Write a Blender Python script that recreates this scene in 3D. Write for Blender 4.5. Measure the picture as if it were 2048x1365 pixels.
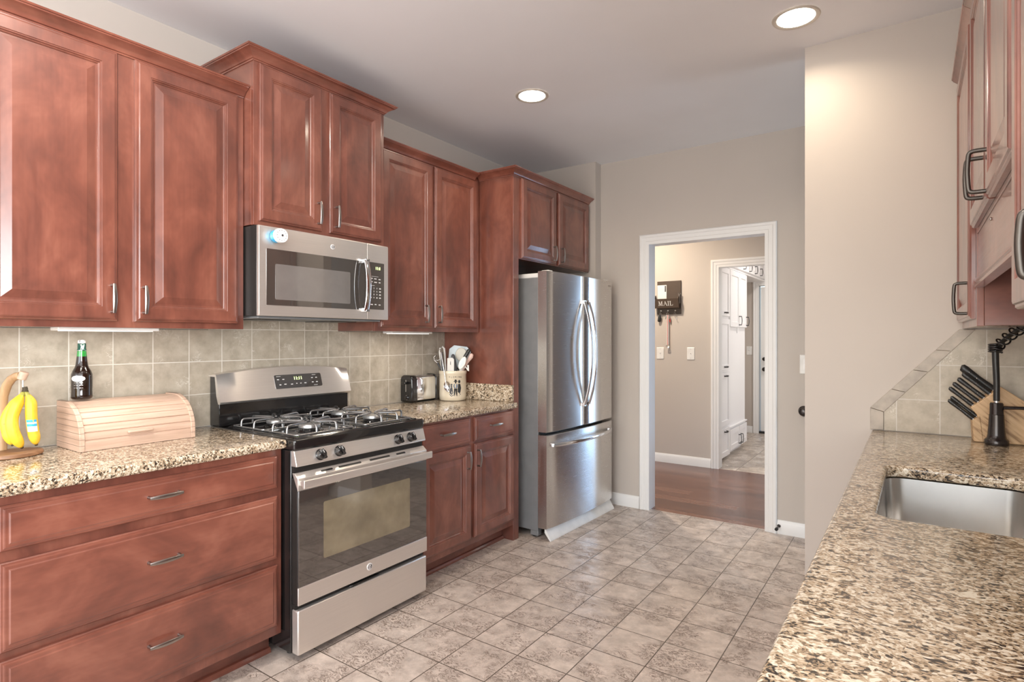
import bpy, bmesh, math, random
from mathutils import Vector, Matrix
random.seed(7)
for o in list(bpy.data.objects): bpy.data.objects.remove(o)
SC = bpy.context.scene
COL = SC.collection
R = math.radians

# ------------------------------------------------------------------ camera
cam_d = bpy.data.cameras.new('camera')
cam = bpy.data.objects.new('camera', cam_d); COL.objects.link(cam)
cam.location = (2.7734, 0.0, 1.3319)
cam.rotation_euler = (R(90), 0, R(34.948))
cam_d.sensor_width = 36.0
cam_d.lens = 1151.83 / 2048 * 36.0
cam_d.shift_y = -5.35 / 2048
cam_d.clip_start = 0.02
SC.camera = cam

# ------------------------------------------------------------------ view, world, added fill lights
SC.view_settings.view_transform = 'Standard'
SC.view_settings.look = 'None'
SC.view_settings.gamma = 1
SC.view_settings.exposure = 0.62
W = bpy.data.worlds.new('world'); SC.world = W
W.use_nodes = True
wn = W.node_tree
for n in list(wn.nodes): wn.nodes.remove(n)
wo = wn.nodes.new('ShaderNodeOutputWorld'); wb = wn.nodes.new('ShaderNodeBackground')
ws = wn.nodes.new('ShaderNodeTexSky'); ws.sky_type = 'NISHITA'; ws.sun_elevation = R(45); ws.sun_rotation = R(200); ws.sun_disc = False
wb.inputs['Strength'].default_value = 0.25
wn.links.new(ws.outputs[0], wb.inputs['Color']); wn.links.new(wb.outputs[0], wo.inputs['Surface'])

def area(name, loc, rot, size, power, color=(1, 1, 1), shape='RECTANGLE', parent=None, spread=180):
    d = bpy.data.lights.new(name, 'AREA'); d.shape = shape
    d.size = size[0]
    if shape in ('RECTANGLE', 'ELLIPSE'): d.size_y = size[1]
    d.energy = power; d.color = color; d.spread = R(spread)
    o = bpy.data.objects.new(name, d); COL.objects.link(o)
    o.location = loc; o.rotation_euler = rot
    if parent: o.parent = parent
    return o
# fill lights standing for daylight, added at made-up windows out of view
area('fill_patio', (2.6, -3.42, 1.35), (R(90), 0, 0), (4.4, 2.3), 105, (0.97, 0.985, 1.0))  # broad soft fill added behind the camera
area('fill_dining', (5.86, -1.7, 1.45), (R(90), 0, R(90)), (2.6, 2.2), 210, (0.97, 0.985, 1.0))  # added to light the left cabinets from the right
area('fill_passage', (5.52, 3.75, 1.35), (R(90), 0, R(90)), (0.7, 2.0), 14, (0.72, 0.86, 1.0))  # bluish light added at the unseen passage end
area('fill_hall_blue', (2.21, 6.075, 1.135), (R(-90), 0, 0), (0.20, 1.95), 8, (0.34, 0.62, 1.0))  # blue source added to put the streak on the fridge
area('fill_mudroom', (2.70, 7.2, 1.35), (R(90), 0, R(90)), (0.9, 1.6), 9, (1.0, 0.95, 0.92))  # added light for the mudroom, its window is invented

# ------------------------------------------------------------------ node materials
class G:
    """Small node graph writer for one material."""
    def __init__(s, name):
        s.m = bpy.data.materials.new(name); s.m.use_nodes = True
        s.t = s.m.node_tree
        s.b = s.t.nodes['Principled BSDF']
    def n(s, typ, ins=None, **kw):
        nd = s.t.nodes.new(typ)
        for k, v in kw.items(): setattr(nd, k, v)
        for k, v in (ins or {}).items(): s.i(nd.inputs[k], v)
        return nd
    def i(s, sock, v):
        if isinstance(v, bpy.types.NodeSocket): s.t.links.new(v, sock)
        else: sock.default_value = v
    def p(s, **kw):
        for k, v in kw.items():
            k = k.replace('_', ' ')
            if isinstance(v, tuple) and len(v) == 3: v = (*v, 1)
            s.i(s.b.inputs[k], v)
    def math(s, op, a, b=0.0, c=0.0):
        nd = s.t.nodes.new('ShaderNodeMath'); nd.operation = op
        s.i(nd.inputs[0], a); s.i(nd.inputs[1], b); s.i(nd.inputs[2], c)
        return nd.outputs[0]
    def coord(s, out='Object'):
        return s.n('ShaderNodeTexCoord').outputs[out]
    def mapping(s, vec, loc=(0, 0, 0), rot=(0, 0, 0), scale=(1, 1, 1)):
        return s.n('ShaderNodeMapping', {'Vector': vec, 'Location': loc, 'Rotation': rot, 'Scale': scale}).outputs[0]
    def noise(s, vec, scale, detail=3.0, rough=0.5, dist=0.0, out=0):
        return s.n('ShaderNodeTexNoise', {'Vector': vec, 'Scale': scale, 'Detail': detail, 'Roughness': rough, 'Distortion': dist}).outputs[out]
    def ramp(s, fac, stops, interp='LINEAR'):
        nd = s.n('ShaderNodeValToRGB', {'Fac': fac}); cr = nd.color_ramp; cr.interpolation = interp
        while len(cr.elements) < len(stops): cr.elements.new(0.5)
        for e, (pos, c) in zip(cr.elements, stops):
            e.position = pos; e.color = (*c, 1) if len(c) == 3 else c
        return nd.outputs[0]
    def mix(s, fac, a, b, blend='MIX'):
        nd = s.n('ShaderNodeMix', data_type='RGBA', blend_type=blend)
        s.i(nd.inputs[0], fac)
        for k, v in ((6, a), (7, b)):
            if isinstance(v, tuple) and len(v) == 3: v = (*v, 1)
            s.i(nd.inputs[k], v)
        return nd.outputs[2]
    def xyz(s, vec):
        nd = s.n('ShaderNodeSeparateXYZ', {'Vector': vec}); return nd.outputs
    def comb(s, x, y, z):
        return s.n('ShaderNodeCombineXYZ', {0: x, 1: y, 2: z}).outputs[0]
    def bump(s, h, strength=0.2, dist=0.01):
        s.i(s.b.inputs['Normal'], s.n('ShaderNodeBump', {'Height': h, 'Strength': strength, 'Distance': dist}).outputs[0])

def srgb(r, g, b):
    f = lambda c: ((c / 255 + 0.055) / 1.055) ** 2.4 if c > 10 else c / 255 / 12.92
    return (f(r), f(g), f(b))

def plain(name, col, rough=0.5, metal=0.0, coat=0.0, var=0.06, scale=14, **kw):
    """Solid finish with a slight procedural unevenness."""
    g = G(name)
    nz = g.noise(g.coord(), scale, 3)
    lo = tuple(max(0, c * (1 - var)) for c in col); hi = tuple(min(1, c * (1 + var)) for c in col)
    g.p(Base_Color=g.ramp(nz, [(0.3, lo), (0.7, hi)]), Roughness=rough, Metallic=metal, Coat_Weight=coat)
    for k, v in kw.items(): g.p(**{k: v})
    return g.m

def cherry(name, axis, tint=1.0):
    """Stained maple: blotchy red-brown with fine grain along one axis."""
    g = G(name)
    rnd = g.n('ShaderNodeObjectInfo').outputs['Random']
    off = g.math('MULTIPLY', rnd, 37.0)
    v = g.n('ShaderNodeVectorMath', {0: g.coord(), 1: g.comb(off, off, off)}, operation='ADD').outputs[0]
    sc = [1.0, 1.0, 1.0]; sc[axis] = 0.55
    blot = g.noise(g.mapping(v, scale=tuple(sc)), 5.5, 4, 0.62, 0.4)
    sc2 = [60.0, 60.0, 60.0]; sc2[axis] = 2.6
    grain = g.noise(g.mapping(v, scale=tuple(sc2)), 1.6, 4, 0.6)
    sc3 = [9.0, 9.0, 9.0]; sc3[axis] = 2.0
    streak = g.noise(g.mapping(v, scale=tuple(sc3)), 1.3, 3, 0.55)
    f = g.math('ADD', g.math('MULTIPLY', blot, 0.76), g.math('ADD', g.math('MULTIPLY', grain, 0.09), g.math('MULTIPLY', streak, 0.15)))
    t = tint
    c = g.ramp(f, [(0.34, (0.105 * t, 0.034 * t, 0.023 * t)), (0.44, (0.155 * t, 0.049 * t, 0.032 * t)), (0.52, (0.20 * t, 0.064 * t, 0.041 * t)), (0.64, (0.27 * t, 0.097 * t, 0.063 * t))])
    g.p(Base_Color=c, Roughness=g.math('ADD', 0.30, g.math('MULTIPLY', grain, 0.14)), Coat_Weight=0.9, Coat_Roughness=0.17)
    g.bump(grain, 0.05, 0.002)
    return g.m

def granite(name):
    g = G(name)
    v = g.coord()
    w = g.noise(v, 9, 3, 0.5, 0, 1)
    v2 = g.n('ShaderNodeVectorMath', {0: v, 1: g.n('ShaderNodeVectorMath', {0: w, 'Scale': 0.05}, operation='SCALE').outputs[0]}, operation='ADD').outputs[0]
    m = g.mapping(v2, rot=(0, 0, R(-8)), scale=(0.80, 1.25, 1.1))
    vo = g.n('ShaderNodeTexVoronoi', {'Vector': m, 'Scale': 135.0, 'Randomness': 1.0})
    vo2 = g.n('ShaderNodeTexVoronoi', {'Vector': m, 'Scale': 300.0})
    a = g.xyz(vo.outputs['Color'])[0]; b = g.xyz(vo2.outputs['Color'])[1]
    big = g.noise(m, 24, 3, 0.6)
    f = g.math('ADD', g.math('ADD', g.math('MULTIPLY', a, 0.42), g.math('MULTIPLY', b, 0.30)), g.math('MULTIPLY', big, 0.40))
    c = g.ramp(f, [(0.29, (0.018, 0.015, 0.013)), (0.385, (0.060, 0.046, 0.035)), (0.415, (0.19, 0.135, 0.085)), (0.475, (0.32, 0.225, 0.138)), (0.545, (0.44, 0.325, 0.212)), (0.64, (0.54, 0.43, 0.305)), (0.77, (0.76, 0.68, 0.55))])
    g.p(Base_Color=c, Roughness=0.17, Coat_Weight=0.25, Coat_Roughness=0.08)
    return g.m

def grid_mask(g, a, b, pa, pb, oa, ob, w):
    """1 on the joint lines of a rectangular grid, plus the cell coordinates."""
    ua = g.math('DIVIDE', g.math('SUBTRACT', a, oa), pa); ub = g.math('DIVIDE', g.math('SUBTRACT', b, ob), pb)
    da = g.math('MULTIPLY', g.math('ABSOLUTE', g.math('SUBTRACT', ua, g.math('ROUND', ua))), pa)
    db = g.math('MULTIPLY', g.math('ABSOLUTE', g.math('SUBTRACT', ub, g.math('ROUND', ub))), pb)
    line = g.math('LESS_THAN', g.math('MINIMUM', da, db), w / 2)
    return line, g.math('FLOOR', ua), g.math('FLOOR', ub)

def floor_tile(name, pa, pb, oa, ob, base=(0.62, 0.53, 0.465)):
    g = G(name); v = g.coord(); x, y, z = g.xyz(v)
    line, ia, ib = grid_mask(g, x, y, pa, pb, oa, ob, 0.0045)
    cell = g.n('ShaderNodeTexWhiteNoise', {'Vector': g.comb(ia, ib, 0.0)})
    rv, rc = cell.outputs
    v2 = g.n('ShaderNodeVectorMath', {0: v, 1: g.n('ShaderNodeVectorMath', {0: rc, 'Scale': 9.0}, operation='SCALE').outputs[0]}, operation='ADD').outputs[0]
    patch = g.noise(v2, 7.0, 3, 0.55)
    fine = g.noise(g.mapping(v2, rot=(0, 0, R(25)), scale=(1.0, 1.8, 1)), 24.0, 5, 0.74, 1.0)
    ridge = g.math('ABSOLUTE', g.math('SUBTRACT', fine, 0.5))
    vein = g.math('MULTIPLY', g.ramp(ridge, [(0.0, (1, 1, 1)), (0.018, (0.8, 0.8, 0.8)), (0.05, (0, 0, 0))]), g.ramp(patch, [(0.40, (0, 0, 0)), (0.56, (1, 1, 1))]))
    soft = g.noise(v2, 15, 4, 0.6)
    lo = tuple(c * 0.80 for c in base); hi = tuple(min(1, c * 1.16) for c in base)
    c = g.ramp(soft, [(0.3, lo), (0.68, hi)])
    c = g.mix(g.math('MULTIPLY', vein, 0.95), c, (0.15, 0.105, 0.08))
    c = g.mix(g.math('MULTIPLY', rv, 0.10), c, (0.30, 0.25, 0.21))
    c = g.mix(line, c, (0.12, 0.095, 0.075))
    g.p(Base_Color=c, Roughness=g.math('ADD', 0.27, g.math('MULTIPLY', vein, 0.3)))
    h = g.math('SUBTRACT', g.math('MULTIPLY', g.math('SUBTRACT', 1.0, vein), 0.3), line)
    g.bump(h, 0.25, 0.003)
    return g.m

def wall_tile(name, axis, pa, oa, pb, ob, joint=(0.74, 0.70, 0.62)):
    g = G(name); v = g.coord(); s = g.xyz(v)
    line, ia, ib = grid_mask(g, s[axis], s[2], pa, pb, oa, ob, 0.0036)
    cell = g.n('ShaderNodeTexWhiteNoise', {'Vector': g.comb(ia, ib, 3.0)})
    rv, rc = cell.outputs
    v2 = g.n('ShaderNodeVectorMath', {0: v, 1: g.n('ShaderNodeVectorMath', {0: rc, 'Scale': 7.0}, operation='SCALE').outputs[0]}, operation='ADD').outputs[0]
    soft = g.noise(v2, 16, 5, 0.62)
    patch = g.noise(v2, 9.0, 2, 0.5)
    fine = g.noise(v2, 26.0, 4, 0.7, 1.2)
    ridge = g.math('ABSOLUTE', g.math('SUBTRACT', fine, 0.5))
    crack = g.math('MULTIPLY', g.ramp(ridge, [(0.0, (1, 1, 1)), (0.03, (0, 0, 0))]), g.ramp(patch, [(0.57, (0, 0, 0)), (0.66, (1, 1, 1))]))
    c = g.ramp(soft, [(0.28, (0.36, 0.315, 0.245)), (0.5, (0.475, 0.42, 0.335)), (0.72, (0.58, 0.525, 0.43))])
    c = g.mix(g.math('MULTIPLY', rv, 0.28), c, (0.42, 0.335, 0.245))
    c = g.mix(g.math('MULTIPLY', crack, 0.8), c, (0.78, 0.74, 0.66))
    c = g.mix(line, c, joint)
    g.p(Base_Color=c, Roughness=0.36)
    g.bump(g.math('SUBTRACT', g.math('MULTIPLY', soft, 0.3), line), 0.25, 0.003)
    return g.m

def plank_floor(name):
    g = G(name); v = g.coord(); x, y, z = g.xyz(v)
    row = g.math('FLOOR', g.math('DIVIDE', y, 0.125))
    r1 = g.n('ShaderNodeTexWhiteNoise', {'Vector': g.comb(row, 1.0, 2.0)}).outputs[0]
    xs = g.math('ADD', x, g.math('MULTIPLY', r1, 1.7))
    line, ia, ib = grid_mask(g, xs, y, 0.95, 0.125, 0.0, 0.0, 0.003)
    r2 = g.n('ShaderNodeTexWhiteNoise', {'Vector': g.comb(ia, row, 5.0)}).outputs[0]
    gr = g.noise(g.mapping(g.comb(xs, y, g.math('MULTIPLY', r2, 9.0)), scale=(3, 30, 3)), 1.6, 5, 0.6, 0.6)
    f = g.math('ADD', g.math('MULTIPLY', gr, 0.7), g.math('MULTIPLY', r2, 0.3))
    c = g.ramp(f, [(0.25, (0.075, 0.026, 0.015)), (0.5, (0.155, 0.060, 0.035)), (0.75, (0.235, 0.105, 0.065))])
    c = g.mix(line, c, (0.03, 0.012, 0.008))
    g.p(Base_Color=c, Roughness=0.26, Coat_Weight=0.2, Coat_Roughness=0.2)
    g.bump(g.math('SUBTRACT', g.math('MULTIPLY', gr, 0.4), line), 0.2, 0.003)
    return g.m

def brushed(name, col=(0.60, 0.585, 0.565), rough=0.26, axis=1, aniso=0.6, metal=1.0):
    """Brushed stainless steel, brush lines along one axis."""
    g = G(name)
    sc = [260.0, 260.0, 260.0]; sc[axis] = 3.0
    nz = g.noise(g.mapping(g.coord(), scale=tuple(sc)), 1.0, 2, 0.5)
    g.p(Base_Color=g.ramp(nz, [(0.3, tuple(c * 0.975 for c in col)), (0.7, tuple(min(1, c * 1.02) for c in col))]), Metallic=metal,
        Roughness=g.math('ADD', rough - 0.01, g.math('MULTIPLY', nz, 0.02)))
    if aniso:
        tn = g.n('ShaderNodeTangent', direction_type='RADIAL', axis='Z')
        g.p(Anisotropic=aniso, Anisotropic_Rotation=0.25, Tangent=tn.outputs[0])
    return g.m

def paint(name, col, rough=0.6, bump=0.04):
    g = G(name); v = g.coord()
    nz = g.noise(v, 180, 2, 0.5); big = g.noise(v, 1.7, 3, 0.5)
    g.p(Base_Color=g.ramp(big, [(0.3, tuple(c * 0.975 for c in col)), (0.7, tuple(min(1, c * 1.02) for c in col))]), Roughness=rough)
    if bump: g.bump(nz, bump, 0.001)
    return g.m

def lamp(name, col, strength):
    g = G(name)
    nz = g.noise(g.coord(), 20, 1)
    g.p(Base_Color=(0.9, 0.9, 0.88), Emission_Color=g.ramp(nz, [(0.2, tuple(c * 0.97 for c in col)), (0.8, col)]), Emission_Strength=strength)
    return g.m

def lines_wood(name, pitch, col_lo, col_hi, axis_line=2, off=0.0, grain_axis=1):
    """Pale beech with a thin groove line every pitch metres."""
    g = G(name); v = g.coord(); s = g.xyz(v)
    sc = [34.0, 34.0, 34.0]; sc[grain_axis] = 2.0
    gr = g.noise(g.mapping(v, scale=tuple(sc)), 1.5, 4, 0.6, 0.5)
    c = g.ramp(gr, [(0.3, col_lo), (0.7, col_hi)])
    if pitch:
        u = g.math('DIVIDE', g.math('SUBTRACT', s[axis_line], off), pitch)
        d = g.math('MULTIPLY', g.math('ABSOLUTE', g.math('SUBTRACT', u, g.math('ROUND', u))), pitch)
        ln = g.math('LESS_THAN', d, 0.0009)
        c = g.mix(ln, c, tuple(k * 0.45 for k in col_lo))
    g.p(Base_Color=c, Roughness=0.42)
    return g.m

def block_wood(name):
    g = G(name); v = g.coord()
    m = g.mapping(v, rot=(0, R(-42), 0))
    x, y, z = g.xyz(m)
    gr = g.noise(g.mapping(m, scale=(5, 30, 60)), 1.3, 4, 0.6, 0.4)
    c = g.ramp(gr, [(0.36, (0.30, 0.17, 0.075)), (0.46, (0.56, 0.36, 0.19)), (0.7, (0.68, 0.47, 0.27))])
    g.p(Base_Color=c, Roughness=0.45)
    return g.m

def bottle_glass(name, z_fill):
    g = G(name); z = g.xyz(g.coord())[2]
    nz = g.noise(g.coord(), 30, 2)
    c = g.mix(g.math('GREATER_THAN', z, z_fill), (0.012, 0.006, 0.004), g.ramp(nz, [(0.3, (0.02, 0.20, 0.03)), (0.7, (0.03, 0.26, 0.05))]))
    c = g.mix(g.math('GREATER_THAN', z, z_fill + 0.022), c, (0.015, 0.085, 0.06))  # teal top: dark cyan reflections put into the glass colour
    g.p(Base_Color=c, Roughness=0.06, Coat_Weight=0.6, Coat_Roughness=0.03)
    return g.m

def banana_skin(name):
    g = G(name); v = g.coord()
    n1 = g.noise(v, 30, 3, 0.6); n2 = g.noise(v, 160, 2, 0.5)
    c = g.ramp(n1, [(0.3, (0.80, 0.48, 0.025)), (0.6, (0.90, 0.62, 0.05)), (0.8, (0.82, 0.66, 0.12))])
    c = g.mix(g.math('GREATER_THAN', n2, 0.73), c, (0.28, 0.13, 0.02))
    g.p(Base_Color=c, Roughness=0.42)
    return g.m

M = dict(
    wall=paint('beige_wall_paint', srgb(196, 187, 178)), ceil=paint('ceiling_paint', (0.87, 0.875, 0.895), 0.7),
    white=paint('white_trim_paint', (0.84, 0.835, 0.82), 0.32, 0.0), white_cab=paint('white_cabinet_paint', (0.86, 0.845, 0.84), 0.4, 0.0),
    cherry_v=cherry('cherry_stained_wood_upright', 2), cherry_h=cherry('cherry_stained_wood_level', 1, 1.12), cherry_x=cherry('cherry_stained_wood_end', 0),
    granite=granite('speckled_granite'), tile=floor_tile('stone_floor_tile', 0.235, 0.228, 0.937, 2.223),
    mudtile=floor_tile('pale_stone_floor_tile', 0.33, 0.33, 1.30, 6.2, (0.58, 0.51, 0.44)),
    splash=wall_tile('stone_wall_tile', 1, 0.1548, 0.714 - 1.7, 0.154, 0.0), splash_end=wall_tile('stone_wall_tile_end', 0, 0.157, 2.864 - 2.9, 0.155, -0.009, (0.62, 0.58, 0.52)),
    trim_tile=plain('stone_trim_tile', (0.40, 0.345, 0.285), 0.36, var=0.18, scale=22), planks=plank_floor('dark_plank_floor'),
    steel=brushed('brushed_steel', (0.80, 0.755, 0.71), 0.33, 1, 0.5, 0.78), steel_fridge=brushed('brushed_steel_fridge', (0.68, 0.66, 0.64), 0.27, 1, 0.93), steel_sink=plain('satin_sink_steel', (0.80, 0.79, 0.77), 0.24, 1.0, var=0.02, scale=4),
    chrome=plain('bright_chrome', (0.75, 0.75, 0.76), 0.09, 1.0, var=0.03), nickel=plain('antique_nickel', (0.38, 0.355, 0.335), 0.28, 1.0, var=0.1), pewter=plain('dark_pewter', (0.11, 0.10, 0.09), 0.38, 0.9, var=0.12),
    black=plain('black_enamel', (0.012, 0.011, 0.011), 0.12, 0.0, 0.4), blackm=plain('black_satin', (0.018, 0.017, 0.016), 0.35), casegrey=plain('grey_cabinet_steel', (0.24, 0.245, 0.25), 0.42, 0.25),
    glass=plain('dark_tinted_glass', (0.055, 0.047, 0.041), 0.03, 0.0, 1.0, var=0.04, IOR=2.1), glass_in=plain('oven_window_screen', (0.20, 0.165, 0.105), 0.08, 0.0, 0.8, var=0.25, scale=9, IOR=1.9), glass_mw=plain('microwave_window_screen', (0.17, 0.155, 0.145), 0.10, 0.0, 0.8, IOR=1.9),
    ledg=lamp('green_display_digits', (0.75, 1.0, 0.15), 2.2), mark=plain('white_print', (0.75, 0.74, 0.72), 0.5), markd=plain('dark_print', (0.05, 0.045, 0.04), 0.5), badge=plain('white_badge', (0.85, 0.83, 0.82), 0.3),
    can=lamp('lit_downlight_lens', (1.0, 0.93, 0.82), 9.0), strip=lamp('added_glow_diffuser', (1.0, 0.95, 0.87), 1.6), canring=plain('downlight_trim', (0.60, 0.55, 0.48), 0.35, 0.2), plastic=plain('white_plastic', (0.80, 0.79, 0.76), 0.35), grate=plain('grey_grate_wire', (0.36, 0.36, 0.36), 0.24, 0.85), alum=plain('burner_aluminium', (0.66, 0.66, 0.65), 0.3, 0.9),
    beech=lines_wood('pale_beech', 0.0, (0.50, 0.34, 0.25), (0.66, 0.47, 0.36)), beech_l=lines_wood('grooved_pale_beech', 0.0223, (0.50, 0.34, 0.25), (0.66, 0.47, 0.36), 2, 0.914, 0),
    block=block_wood('striped_block_wood'), brownwood=lines_wood('brown_oiled_wood', 0.0, (0.16, 0.075, 0.035), (0.34, 0.18, 0.09), 2, 0, 1), armwood=lines_wood('honey_wood', 0.0, (0.34, 0.20, 0.10), (0.50, 0.32, 0.17), 2, 0, 2),
    banana=banana_skin('banana_skin'), bananatip=plain('banana_tip', (0.05, 0.035, 0.015), 0.6), bananastem=plain('banana_stem', (0.35, 0.33, 0.06), 0.5, var=0.25), sky=plain('sky_blue_print', (0.05, 0.42, 0.75), 0.4), cyan=plain('cyan_plastic', (0.0, 0.42, 0.80), 0.25, 0.0, 0.4),
    bottle=bottle_glass('swing_bottle_glass', 0.168), crock=plain('cream_stoneware', (0.72, 0.63, 0.48), 0.25, 0.0, 0.4), blueprint=plain('slate_blue_print', (0.13, 0.19, 0.28), 0.4), char=plain('charcoal_print', (0.055, 0.055, 0.06), 0.4),
    whiteplastic=plain('off_white_nylon', (0.78, 0.76, 0.72), 0.35), paleblue=plain('pale_blue_nylon', (0.60, 0.68, 0.72), 0.25), pink=plain('blush_silicone', (0.72, 0.50, 0.43), 0.4), cream=plain('cream_silicone', (0.70, 0.66, 0.56), 0.4),
    bronze=plain('dark_bronze', (0.035, 0.028, 0.026), 0.26, 0.6, 0.3), board=plain('brown_painted_board', (0.075, 0.050, 0.035), 0.5), red=plain('red_cord', (0.45, 0.06, 0.05), 0.5), paper=plain('white_paper', (0.80, 0.76, 0.72), 0.7), rubber=plain('black_rubber', (0.02, 0.02, 0.02), 0.7),
)

# ------------------------------------------------------------------ mesh helpers
ORG = {}
def origin_of(p):
    while p is not None:
        if p.name in ORG: return ORG[p.name]
        p = p.parent
    return Vector((0, 0, 0))

class MB:
    """Collects shapes and links them as one mesh object."""
    def __init__(s): s.bm = bmesh.new()
    def face(s, vs, m=0):
        try:
            f = s.bm.faces.new(vs); f.material_index = m; return f
        except ValueError: return None
    def box(s, x0, x1, y0, y1, z0, z1, m=0):
        v = [s.bm.verts.new((x, y, z)) for x in (x0, x1) for y in (y0, y1) for z in (z0, z1)]
        for q in ((0, 1, 3, 2), (4, 6, 7, 5), (0, 4, 5, 1), (2, 3, 7, 6), (0, 2, 6, 4), (1, 5, 7, 3)): s.face([v[k] for k in q], m)
        return s
    def loft(s, loops, cap0=True, cap1=True, closed=True, m=0):
        rings = [[s.bm.verts.new(p) for p in lp] for lp in loops]
        n = len(rings[0]); e = n if closed else n - 1
        for a, b in zip(rings, rings[1:]):
            for k in range(e): s.face([a[k], a[(k + 1) % n], b[(k + 1) % n], b[k]], m)
        if cap0: s.face(list(reversed(rings[0])), m)
        if cap1: s.face(rings[-1], m)
        return s
    def prism(s, pts, axis, a0, a1, m=0):
        def mk(p, a):
            if axis == 0: return (a, p[0], p[1])
            if axis == 1: return (p[0], a, p[1])
            return (p[0], p[1], a)
        return s.loft([[mk(p, a0) for p in pts], [mk(p, a1) for p in pts]], m=m)
    def tube(s, path, r, n=10, m=0, flat=None, up=None, cap=True):
        """Sweep a round (or elliptical, flat=(a,b) factors) section along a path."""
        P = [Vector(p) for p in path]; k = len(P); n = max(n, 14) if max(r if isinstance(r, (list, tuple)) else [r]) > .0028 else n
        rs = r if isinstance(r, (list, tuple)) else [r] * k
        ref = Vector(up) if up else None; loops = []; u = None
        for i in range(k):
            t = (P[min(i + 1, k - 1)] - P[max(i - 1, 0)]).normalized()
            if u is None:
                a = ref or (Vector((0, 0, 1)) if abs(t.z) < 0.9 else Vector((1, 0, 0)))
                u = (a - t * a.dot(t)).normalized()
            else:
                if ref: u = ref
                u = (u - t * u.dot(t)).normalized()
            w = t.cross(u); fa, fb = flat or (1, 1)
            loops.append([P[i] + (u * math.cos(q) * fa + w * math.sin(q) * fb) * rs[i] for q in [2 * math.pi * j / n for j in range(n)]])
        return s.loft(loops, cap, cap, m=m)
    def lathe(s, prof, c, axis=(0, 0, 1), n=32, m=0, cap=True):
        A = Vector(axis).normalized(); u = (Vector((1, 0, 0)) if abs(A.x) < 0.9 else Vector((0, 1, 0))); u = (u - A * u.dot(A)).normalized(); w = A.cross(u); C0 = Vector(c)
        loops = [[C0 + A * h + (u * math.cos(q) + w * math.sin(q)) * max(r, 1e-5) for q in [2 * math.pi * j / n for j in range(n)]] for r, h in prof]
        return s.loft(loops, cap, cap, m=m)
    def ball(s, c, rx, ry=None, rz=None, n=16, k=9, m=0):
        ry = ry or rx; rz = rz or rx; c = Vector(c)
        loops = [[c + Vector((rx * math.sin(a) * math.cos(q), ry * math.sin(a) * math.sin(q), -rz * math.cos(a))) for q in [2 * math.pi * j / n for j in range(n)]] for a in [math.pi * (i + 0.02) / (k + 0.04) for i in range(k + 1)]]
        return s.loft(loops, m=m)
    def text(s, txt, size, mat, depth=0.0006, m=0, shear=0.0):
        """Raised lettering centred on the origin of mat (local x right, y up, z out)."""
        cu = bpy.data.curves.new('lettering', 'FONT'); cu.body = txt; cu.size = size; cu.extrude = depth; cu.align_x = 'CENTER'; cu.align_y = 'CENTER'; cu.resolution_u = 3; cu.shear = shear
        ob = bpy.data.objects.new('lettering', cu); me = bpy.data.meshes.new_from_object(ob)
        me.transform(mat); k = len(s.bm.faces); s.bm.from_mesh(me); s.bm.faces.ensure_lookup_table()
        for f in s.bm.faces[k:]: f.material_index = m
        bpy.data.objects.remove(ob); bpy.data.curves.remove(cu); bpy.data.meshes.remove(me)
        return s
    def build(s, name, mat, parent=None, bevel=0.0, seg=2, smooth=35, local=False):
        me = bpy.data.meshes.new(name)
        bmesh.ops.recalc_face_normals(s.bm, faces=s.bm.faces)
        s.bm.to_mesh(me); s.bm.free()
        for k in (mat if isinstance(mat, (list, tuple)) else [mat]): me.materials.append(k)
        if smooth:
            me.shade_smooth(); me.set_sharp_from_angle(angle=R(smooth))
        o = bpy.data.objects.new(name, me); COL.objects.link(o)
        if parent:
            if not local: me.transform(Matrix.Translation(-origin_of(parent)))
            o.parent = parent
        if bevel:
            b = o.modifiers.new('bevel', 'BEVEL'); b.width = bevel; b.segments = seg; b.limit_method = 'ANGLE'; b.angle_limit = R(40); b.harden_normals = False
        return o

def tag(o, label, cat, group=None):
    o['label'] = label; o['category'] = cat
    if group: o['group'] = group
    return o
def thing(name, label, cat, loc=(0, 0, 0), rz=0.0, group=None):
    o = bpy.data.objects.new(name, None); COL.objects.link(o)
    o.empty_display_size = 0.05; o.location = loc; o.rotation_euler = (0, 0, rz)
    ORG[o.name] = Vector(loc)
    return tag(o, label, cat, group)
def struct(o):
    o['kind'] = 'structure'; return o
def dup(root, delta, label=None, rz=None):
    """Copy a thing with its parts and sub-parts, shifted by delta."""
    r = root.copy(); COL.objects.link(r); r.location = root.location + Vector(delta)
    if rz is not None: r.rotation_euler = (0, 0, rz)
    if label: r['label'] = label
    for ch in root.children:
        c = ch.copy(); COL.objects.link(c); c.parent = r
        for gch in ch.children:
            d = gch.copy(); COL.objects.link(d); d.parent = c
    return r

def basis(o, u, v):
    """Matrix with local x=u, y=v, z=u x v at o."""
    u = Vector(u).normalized(); v = Vector(v).normalized(); n = u.cross(v)
    return Matrix(((u.x, v.x, n.x, o[0]), (u.y, v.y, n.y, o[1]), (u.z, v.z, n.z, o[2]), (0, 0, 0, 1)))
FX = lambda x, y, z: basis((x, y, z), (0, 1, 0), (0, 0, 1))       # a face looking towards +x
FXN = lambda x, y, z: basis((x, y, z), (0, -1, 0), (0, 0, 1))     # towards -x
FYN = lambda x, y, z: basis((x, y, z), (1, 0, 0), (0, 0, 1))      # towards -y

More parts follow.
